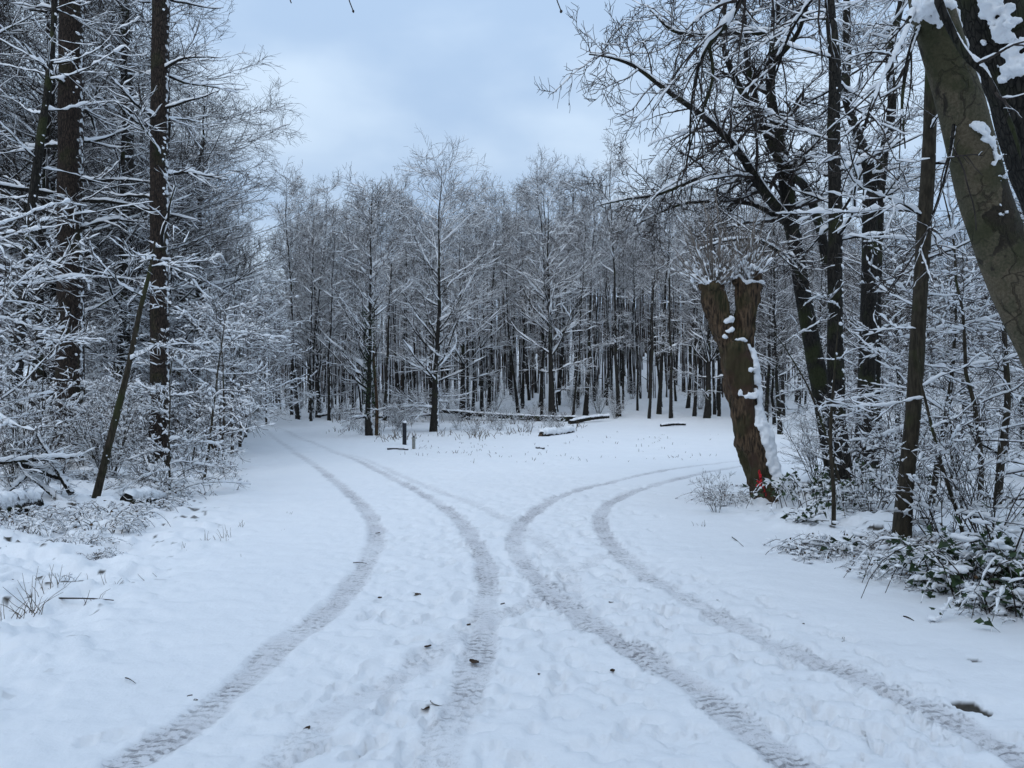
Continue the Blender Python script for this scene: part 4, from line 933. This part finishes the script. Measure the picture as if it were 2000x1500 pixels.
obj('cap', MB().tubes(*capped(np.array([[0, 0, .39], [0, 0, .44], [.0, 0, .47]]), [.05, .05, .03]), 14).mesh('pipe_cap', M_POST), t)

def log(name, label, cat, A, B, r0, r1, seed, snow=True, sag=0., mat=None, sink=.3, th=.08, n=50, nb=0):
    r = np.random.default_rng(seed); A, B = np.array(A, float), np.array(B, float); base = (A + B) / 2
    P = A + (B - A) * np.linspace(0, 1, n)[:, None] - base; P[:, 2] += sag * np.sin(np.linspace(0, math.pi, n)); P += np.cumsum(np.cumsum(r.normal(0, .0025, P.shape), 0) - 0, 0) * r0 * 1.2
    R = np.linspace(r0, r1, n); P[:, 2] += R * (1 - sink)
    mb = MB(); Pc, Rc = capped(P, R); mb.tubes(Pc, Rc, 14); V, F = mb.arrays()
    V = V + .06 * r0 * r.normal(size=V.shape)
    t = thing(name, label, cat, tuple(base)); obj('bark', make_mesh('log_bark', V, F, mat or M_DARK), t)
    sm = snow_on(MB(), P[None], R[None], th, n, 8, 1, .3, .28, r)
    if nb:
        P1, R1 = grow(P[None], R[None], nb, (abs(B - A)).max() * .28, (30, 75), 7, (.2, 1), (.02, -.02), .15, rr=.45, rmin=.006, r=r); P2, R2 = grow(P1, R1, 4, .4, (30, 70), 4, (.2, 1), (0, 0), .15, rr=.6, rmin=.004, r=r)
        obj('twigs', MB().tubes(P1, R1, 5).tubes(P2, R2, 4).mesh('twigs', M_TWIG), t, 'stuff'); snow_on(sm, P1, R1, th * .6, 12, 4, .8, .3, .5, r); snow_on(sm, P2, R2, th * .4, 6, 4, .6, .3, .5, r)
    if snow: obj('snow', sm.mesh('log_snow', M_SNOW), t)
    return t
def gd(px, d, dz=0.): x = (px - 1000) / FPX * d; return np.array([x, d, Hs(x, d) + dz])
log('fallen_log', 'long thin fallen trunk lying across the forest edge behind the clearing', 'log', gd(862, 46.5, .5), gd(1130, 45., .02), .11, .18, 31, th=.05, sink=.3, sag=-.1)
log('fallen_log', 'shorter fallen trunk end propped up over the long fallen trunk', 'log', gd(1112, 43.6, -.04), gd(1186, 45.2, .28), .14, .10, 32, th=.05, sink=.3, sag=.05)
log('fallen_log', 'farthest right fallen log before the forest, with dark underside', 'log', gd(1290, 42.5, .0), gd(1338, 42.8, .02), .09, .06, 34, th=.05, sink=.7, sag=.05)
cl_ = log('cut_log', 'short cut log under thick snow in the middle of the clearing', 'log', G(1056, 853), G(1124, 845), .12, .09, 36, th=.14, mat=M_DARK, sink=.55)
A_, B_ = G(1056, 853), G(1124, 845); dn = norm(A_ - B_); ce = (A_ - (A_ + B_) / 2) + [0, 0, .12 * .45] + dn * .007
obj('cut_end', MB().tubes(*capped(np.array([ce, ce + dn * .004]), [.1, .1]), 16).mesh('cut_end', M_CUT), cl_.children[0])
log('stick', 'dark stick lying on the snow before the dark post', 'stick', G(757, 878), G(797, 879), .04, .025, 37, th=.012, sag=.02, n=16, mat=M_POST)
log('stick', 'short dark stick on the snow below the cut log', 'stick', G(1047, 876), G(1063, 877), .04, .03, 38, th=.01, n=12, mat=M_POST)
for k, (a, b_) in enumerate([((645, 50.), (745, 47.)), ((690, 46.), (800, 48.5)), ((740, 47.), (850, 45.)), ((770, 49.), (870, 47.5)), ((620, 48.), (700, 50.))]):
    log('fallen_branch', ['brushwood bough nearest the trail in the tangled heap left of the long trunk', 'twiggy bough behind the small ivy-clad tree', 'snowy bough in the heap right behind the dark post', 'twiggy bough touching the left end of the long fallen trunk', 'leftmost dark bough of the brushwood heap by the trail'][k], 'branch', gd(a[0], a[1], .15), gd(b_[0], b_[1], .45), .09, .04, 40 + k, th=.06, nb=16)
# snow-laden dead boughs at the left edge
for k, (A, B, r0, lab) in enumerate([
    (Wp(140, 965, 11.2), Wp(72, 850, 11.2), .045, 'upright-leaning dead bough with thick snow before the thickest larch'),
    (Wp(35, 902, 11.), Wp(132, 940, 11.3), .05, 'thick snow-topped bough sloping down right at the left edge'),
    (Wp(-40, 905, 10.6), Wp(165, 892, 11.2), .035, 'thin level snow-covered bough at the left edge'),
    (Wp(-30, 1000, 10.5), Wp(60, 920, 11.), .04, 'dark bough rising right at the left picture edge'),
    (Wp(60, 930, 11.2), Wp(130, 990, 11.), .03, 'thin dark bough reaching down to the snow left of the leaning pole')]):
    log('fallen_branch', lab, 'branch', A, B, r0, r0 * .6, 60 + k, th=.055, nb=9, sink=1., n=30)
log('rotten_log', 'dark rotten log under a snow hump at the foot of the slimmer larch', 'log', G(250, 988), G(318, 977), .13, .1, 71, th=.07, sink=.6)
log('rotten_log', 'dark rotten log under snow at the left picture edge', 'log', G(-20, 1010), G(85, 990), .16, .12, 72, th=.07, sink=.5)

# ------------------------------------------------------------------ ivy at the lower right, with its own leaves
leaf_me = make_mesh('ivy_leaf', LEAF * .11, [LEAFF], M_IVY, False)
def ivy(label, px, py, n, spread, h, seed, twigs=10):
    r = np.random.default_rng(seed); g = G(px, py)
    t = thing('ivy_plant', label, 'ivy', tuple(g))
    a = r.uniform(0, 6.28, twigs); K = 7; u = np.linspace(0, 1, K)
    P = np.stack([np.cos(a)[:, None] * spread * u * r.uniform(.4, 1, (twigs, 1)), np.sin(a)[:, None] * spread * u * r.uniform(.4, 1, (twigs, 1)), h * r.uniform(.4, 1, (twigs, 1)) * np.sin(u * 2.1) - .04], 2) + np.cumsum(r.normal(0, .015, (twigs, K, 3)), 1)
    R = np.full((twigs, K), .007); obj('stems', MB().tubes(P, R, 5).mesh('ivy_stems', M_TWIG), t, 'stuff')
    pa = P[:, 1:].reshape(-1, 3); sm = snow_on(MB(), P, R, .035, 16, 4, .8, .3, .6, r)
    for k in range(n):
        p = pa[r.integers(0, len(pa))] + r.normal(0, .05, 3); o = obj('leaf', leaf_me, t)
        o.location = p; o.rotation_euler = (r.normal(-.5, .5), r.normal(0, .5), r.uniform(0, 6.28)); s_ = r.uniform(.5, 1.15); o.scale = (s_,) * 3
    q = pa[r.integers(0, len(pa), n // 3)] + r.normal(0, .05, (n // 3, 3)) + [0, 0, .03]; blobs(sm, q, np.tile([.1, 0, 1.], (len(q), 1)), r.uniform(.025, .07, len(q)), .45, .4, True, r)
    obj('snow', sm.mesh('ivy_snow', M_SNOW), t, 'stuff')
ivy('dark green ivy climbing dead stems at the right picture edge', 1965, 1150, 75, .45, .65, 81)
ivy('low ivy patch with large leaves poking through snow, nearest the camera on the right', 1935, 1195, 60, .5, .22, 82)
ivy('ivy sprig with a bright green leaf left of the low ivy patch', 1855, 1160, 38, .4, .2, 83)
ivy('ivy growing round the foot of the pollard', 1565, 1022, 44, .5, .16, 84)
ivy('small ivy tuft between the pollard and the slim leaning trunk', 1650, 1080, 26, .45, .18, 85)
for (px, py, s, lab, p) in [(1985, 1175, .8, 'tangled bush with dark leaves at the lower right picture edge', 2), (1900, 1130, .8, 'tangled leafy bush left of the climbing ivy', 2), (1600, 990, .9, 'leafy snow-laden bush between pollard and the dark clump', 2), (1590, 975, .7, 'bush heaped with snow right of the pollard foot', 2), (1700, 960, .9, 'bush heaped with snow behind the slim leaning trunk', 2), (1420, 985, .5, 'twiggy tuft left of the pollard foot', 0)]:
    thing('bush', lab, 'bush', tuple(G(px, py)), px, s, None, bram[p])
for (px, py, p, s, lab) in [(1600, 945, 1, .8, 'twiggy shrub rising behind the pollard foot'), (1700, 1000, 2, 1.2, 'small shrub of thin stems between the dark clump and the slim leaning trunk'), (1850, 1060, 2, 1.2, 'thin-stemmed shrub right of the slim leaning trunk'), (1930, 1060, 1, .7, 'snow-dusted shrub at the right edge behind the ivy'), (1770, 940, 1, 1., 'snowy shrub behind the slim leaning trunk'), (1400, 1000, 2, .5, 'lowest thin twigs left of the pollard')]:
    thing('shrub', lab, 'shrub', tuple(G(px, py)), px * .7, s, None, hazel[p])

# ------------------------------------------------------------------ dry grass, leaves and twigs on the snow
def grass(label, spots, seed, h=.25, thick=.004):
    r = np.random.default_rng(seed); base = []; ht = []
    for (x, y, n, sp, hh) in spots:
        c = np.stack([x + r.normal(0, sp, n), y + r.normal(0, sp, n)], 1); base.append(np.c_[c, H(c[:, 0], c[:, 1]) - .04]); ht.append(np.full(n, hh))
    b_ = np.vstack(base); ht = np.concatenate(ht) * r.uniform(.35, 1.2, len(b_)); n = len(b_)
    d = norm(np.c_[r.normal(0, .35, (n, 2)), np.ones(n)]); out = [b_]
    for k in range(4): out.append(out[-1] + d * (ht / 4)[:, None]); d = norm(d + r.normal(0, .16, (n, 3)) - [0, 0, .06])
    P = np.stack(out, 1); R = np.tile(np.linspace(1.2, .5, 5) * thick, (n, 1)) * np.maximum(1, b_[:, 1:2] / 9)
    mb = MB().tubes(P, R, 3)
    o = obj('dry_grass', mb.mesh('dry_grass', M_GRASS, False), kind='stuff'); tag(o, label, 'grass')
r = np.random.default_rng(91); sp = []
for q in range(34):
    g = G(r.uniform(640, 1130), r.uniform(815, 862)); sp.append((g[0], g[1], 10, .4, r.uniform(.25, .5)))
for q in range(34):
    g = G(640 + 450 * r.random(), r.uniform(815, 850)); thing('shrub', 'low snow-dusted twiggy shrub among the dry grass in the clearing', 'shrub', tuple(g), r.uniform(0, 6), r.uniform(.5, 1.1), 'low shrubs in the clearing', hazel[2])
for q in range(70):
    g = G(r.uniform(800, 1420), r.uniform(845, 905)); sp.append((g[0], g[1], 3, .2, .14))
grass('brown dry grass and weeds round the trees in the clearing', sp, 92, thick=.0035)
sp = [(*G(px, py)[:2], n_, .05, h_) for (px, py, n_, h_) in [(348, 1075, 5, .13), (425, 1060, 7, .16), (440, 1050, 6, .18), (405, 1058, 6, .16), (470, 1030, 5, .14), (140, 1140, 6, .2), (215, 1150, 7, .18), (170, 1175, 5, .18), (60, 1190, 16, .3), (100, 1160, 16, .3), (20, 1210, 12, .2), (60, 1040, 8, .2), (85, 1040, 6, .2), (560, 1005, 4, .08), (1660, 1245, 5, .05), (1370, 1030, 8, .12), (1365, 1095, 2, .09), (235, 1060, 5, .14), (555, 1040, 3, .08), (460, 1090, 2, .08), (300, 1130, 3, .1)]]
grass('dry stalks poking through the snow on the near verges', sp, 93, thick=.0028)
n = 0
def flat_leaf(label, px, py, ln, wd, seed, mat=M_DEAD, name='fallen_leaf', cat='leaf'):
    r = np.random.default_rng(seed); g = G(px, py); K = 7; u = np.linspace(-1, 1, K)
    a = r.normal(0, .35); L_ = np.stack([u * ln / 2, 0 * u, .004 + .10 * ln * u ** 2 * r.uniform(.2, 1)], 1)
    wv = wd / 2 * np.sqrt(np.maximum(0, 1 - u ** 2)) * (1 + r.normal(0, .2, K)) + .002
    row = [np.c_[L_[:, 0], s_ * wv, L_[:, 2] + c_] for s_, c_ in ((-1, .005), (0, 0), (1, .006))]
    V = np.vstack(row + [x - [0, 0, .002] for x in row]); idx = np.arange(6 * K).reshape(6, K)
    F = np.vstack([np.stack([idx[i, :-1], idx[i, 1:], idx[i + 1, 1:], idx[i + 1, :-1]], -1) for i in (0, 1)] + [np.stack([idx[i + 1, :-1], idx[i + 1, 1:], idx[i, 1:], idx[i, :-1]], -1) for i in (3, 4)])
    o = obj(name, make_mesh(name, V, [F], mat)); o.location = (g[0], g[1], g[2] - .012); o.rotation_euler = (r.normal(0, .15), r.normal(0, .15), a); tag(o, label, cat); return o
for k, (px, py, ln, wd, lab) in enumerate([(738, 1040, .085, .04, 'dark leaf in the left tyre track at its bend'), (742, 1166, .045, .03, 'small reddish leaf beside the left tyre track'), (813, 1160, .12, .05, 'long dark leaf between the two left tyre tracks'), (836, 1261, .06, .03, 'dark leaf above the footprints left of the middle track'), (926, 1291, .09, .05, 'broad dark leaf in the left middle tyre track'), (852, 1374, .1, .06, 'largest dark curled leaf at the bottom by the footprints'), (832, 1382, .06, .04, 'small dark leaf touching the largest curled one'), (1062, 1319, .10, .03, 'narrow dark leaf right of the middle track'), (600, 1421, .05, .03, 'small dark leaf near the bottom left tyre track'), (371, 1358, .035, .025, 'tiny dark leaf left of the left tyre track'), (382, 1366, .03, .02, 'tiny second leaf next to the left tyre track'), (237, 1192, .06, .025, 'lone dark leaf on smooth snow at left'), (1194, 1175, .06, .03, 'small leaf between the two right tyre tracks'), (455, 1171, .03, .02, 'tiny dark speck of leaf on smooth snow left of the track'), (1569, 1218, .035, .03, 'tiny dark leaf right of the far right track'), (1196, 1308, .04, .025, 'small dark leaf left of the lower right track'), (1402, 1172, .035, .03, 'tiny dark leaf beyond the far right track'), (1229, 1152, .03, .02, 'speck of leaf beside the far right track'), (916, 1219, .04, .03, 'small leaf on the left edge of the middle track'), (982, 1178, .05, .02, 'small twig-like leaf on the right edge of the middle track')]):
    flat_leaf(lab, px, py, ln * .8, wd * .75, 950 + k)
for k, (px0, py0, px1, py1, rr_, lab) in enumerate([(115, 1170, 222, 1173, .008, 'straight thin twig lying level on the left verge'), (1765, 1205, 1785, 1213, .006, 'short twig on smooth snow below the right verge'), (1430, 1050, 1452, 1068, .006, 'short bent twig on the snow left of the right brambles'), (690, 1100, 716, 1101, .005, 'short twig across the left tyre track'), (245, 1325, 265, 1335, .004, 'tiny twig on smooth snow at lower left')]):
    log('twig', lab, 'twig', G(px0, py0), G(px1, py1), rr_, rr_ * .6, 980 + k, snow=False, sag=.006, n=12, mat=M_TWIG, sink=.2)
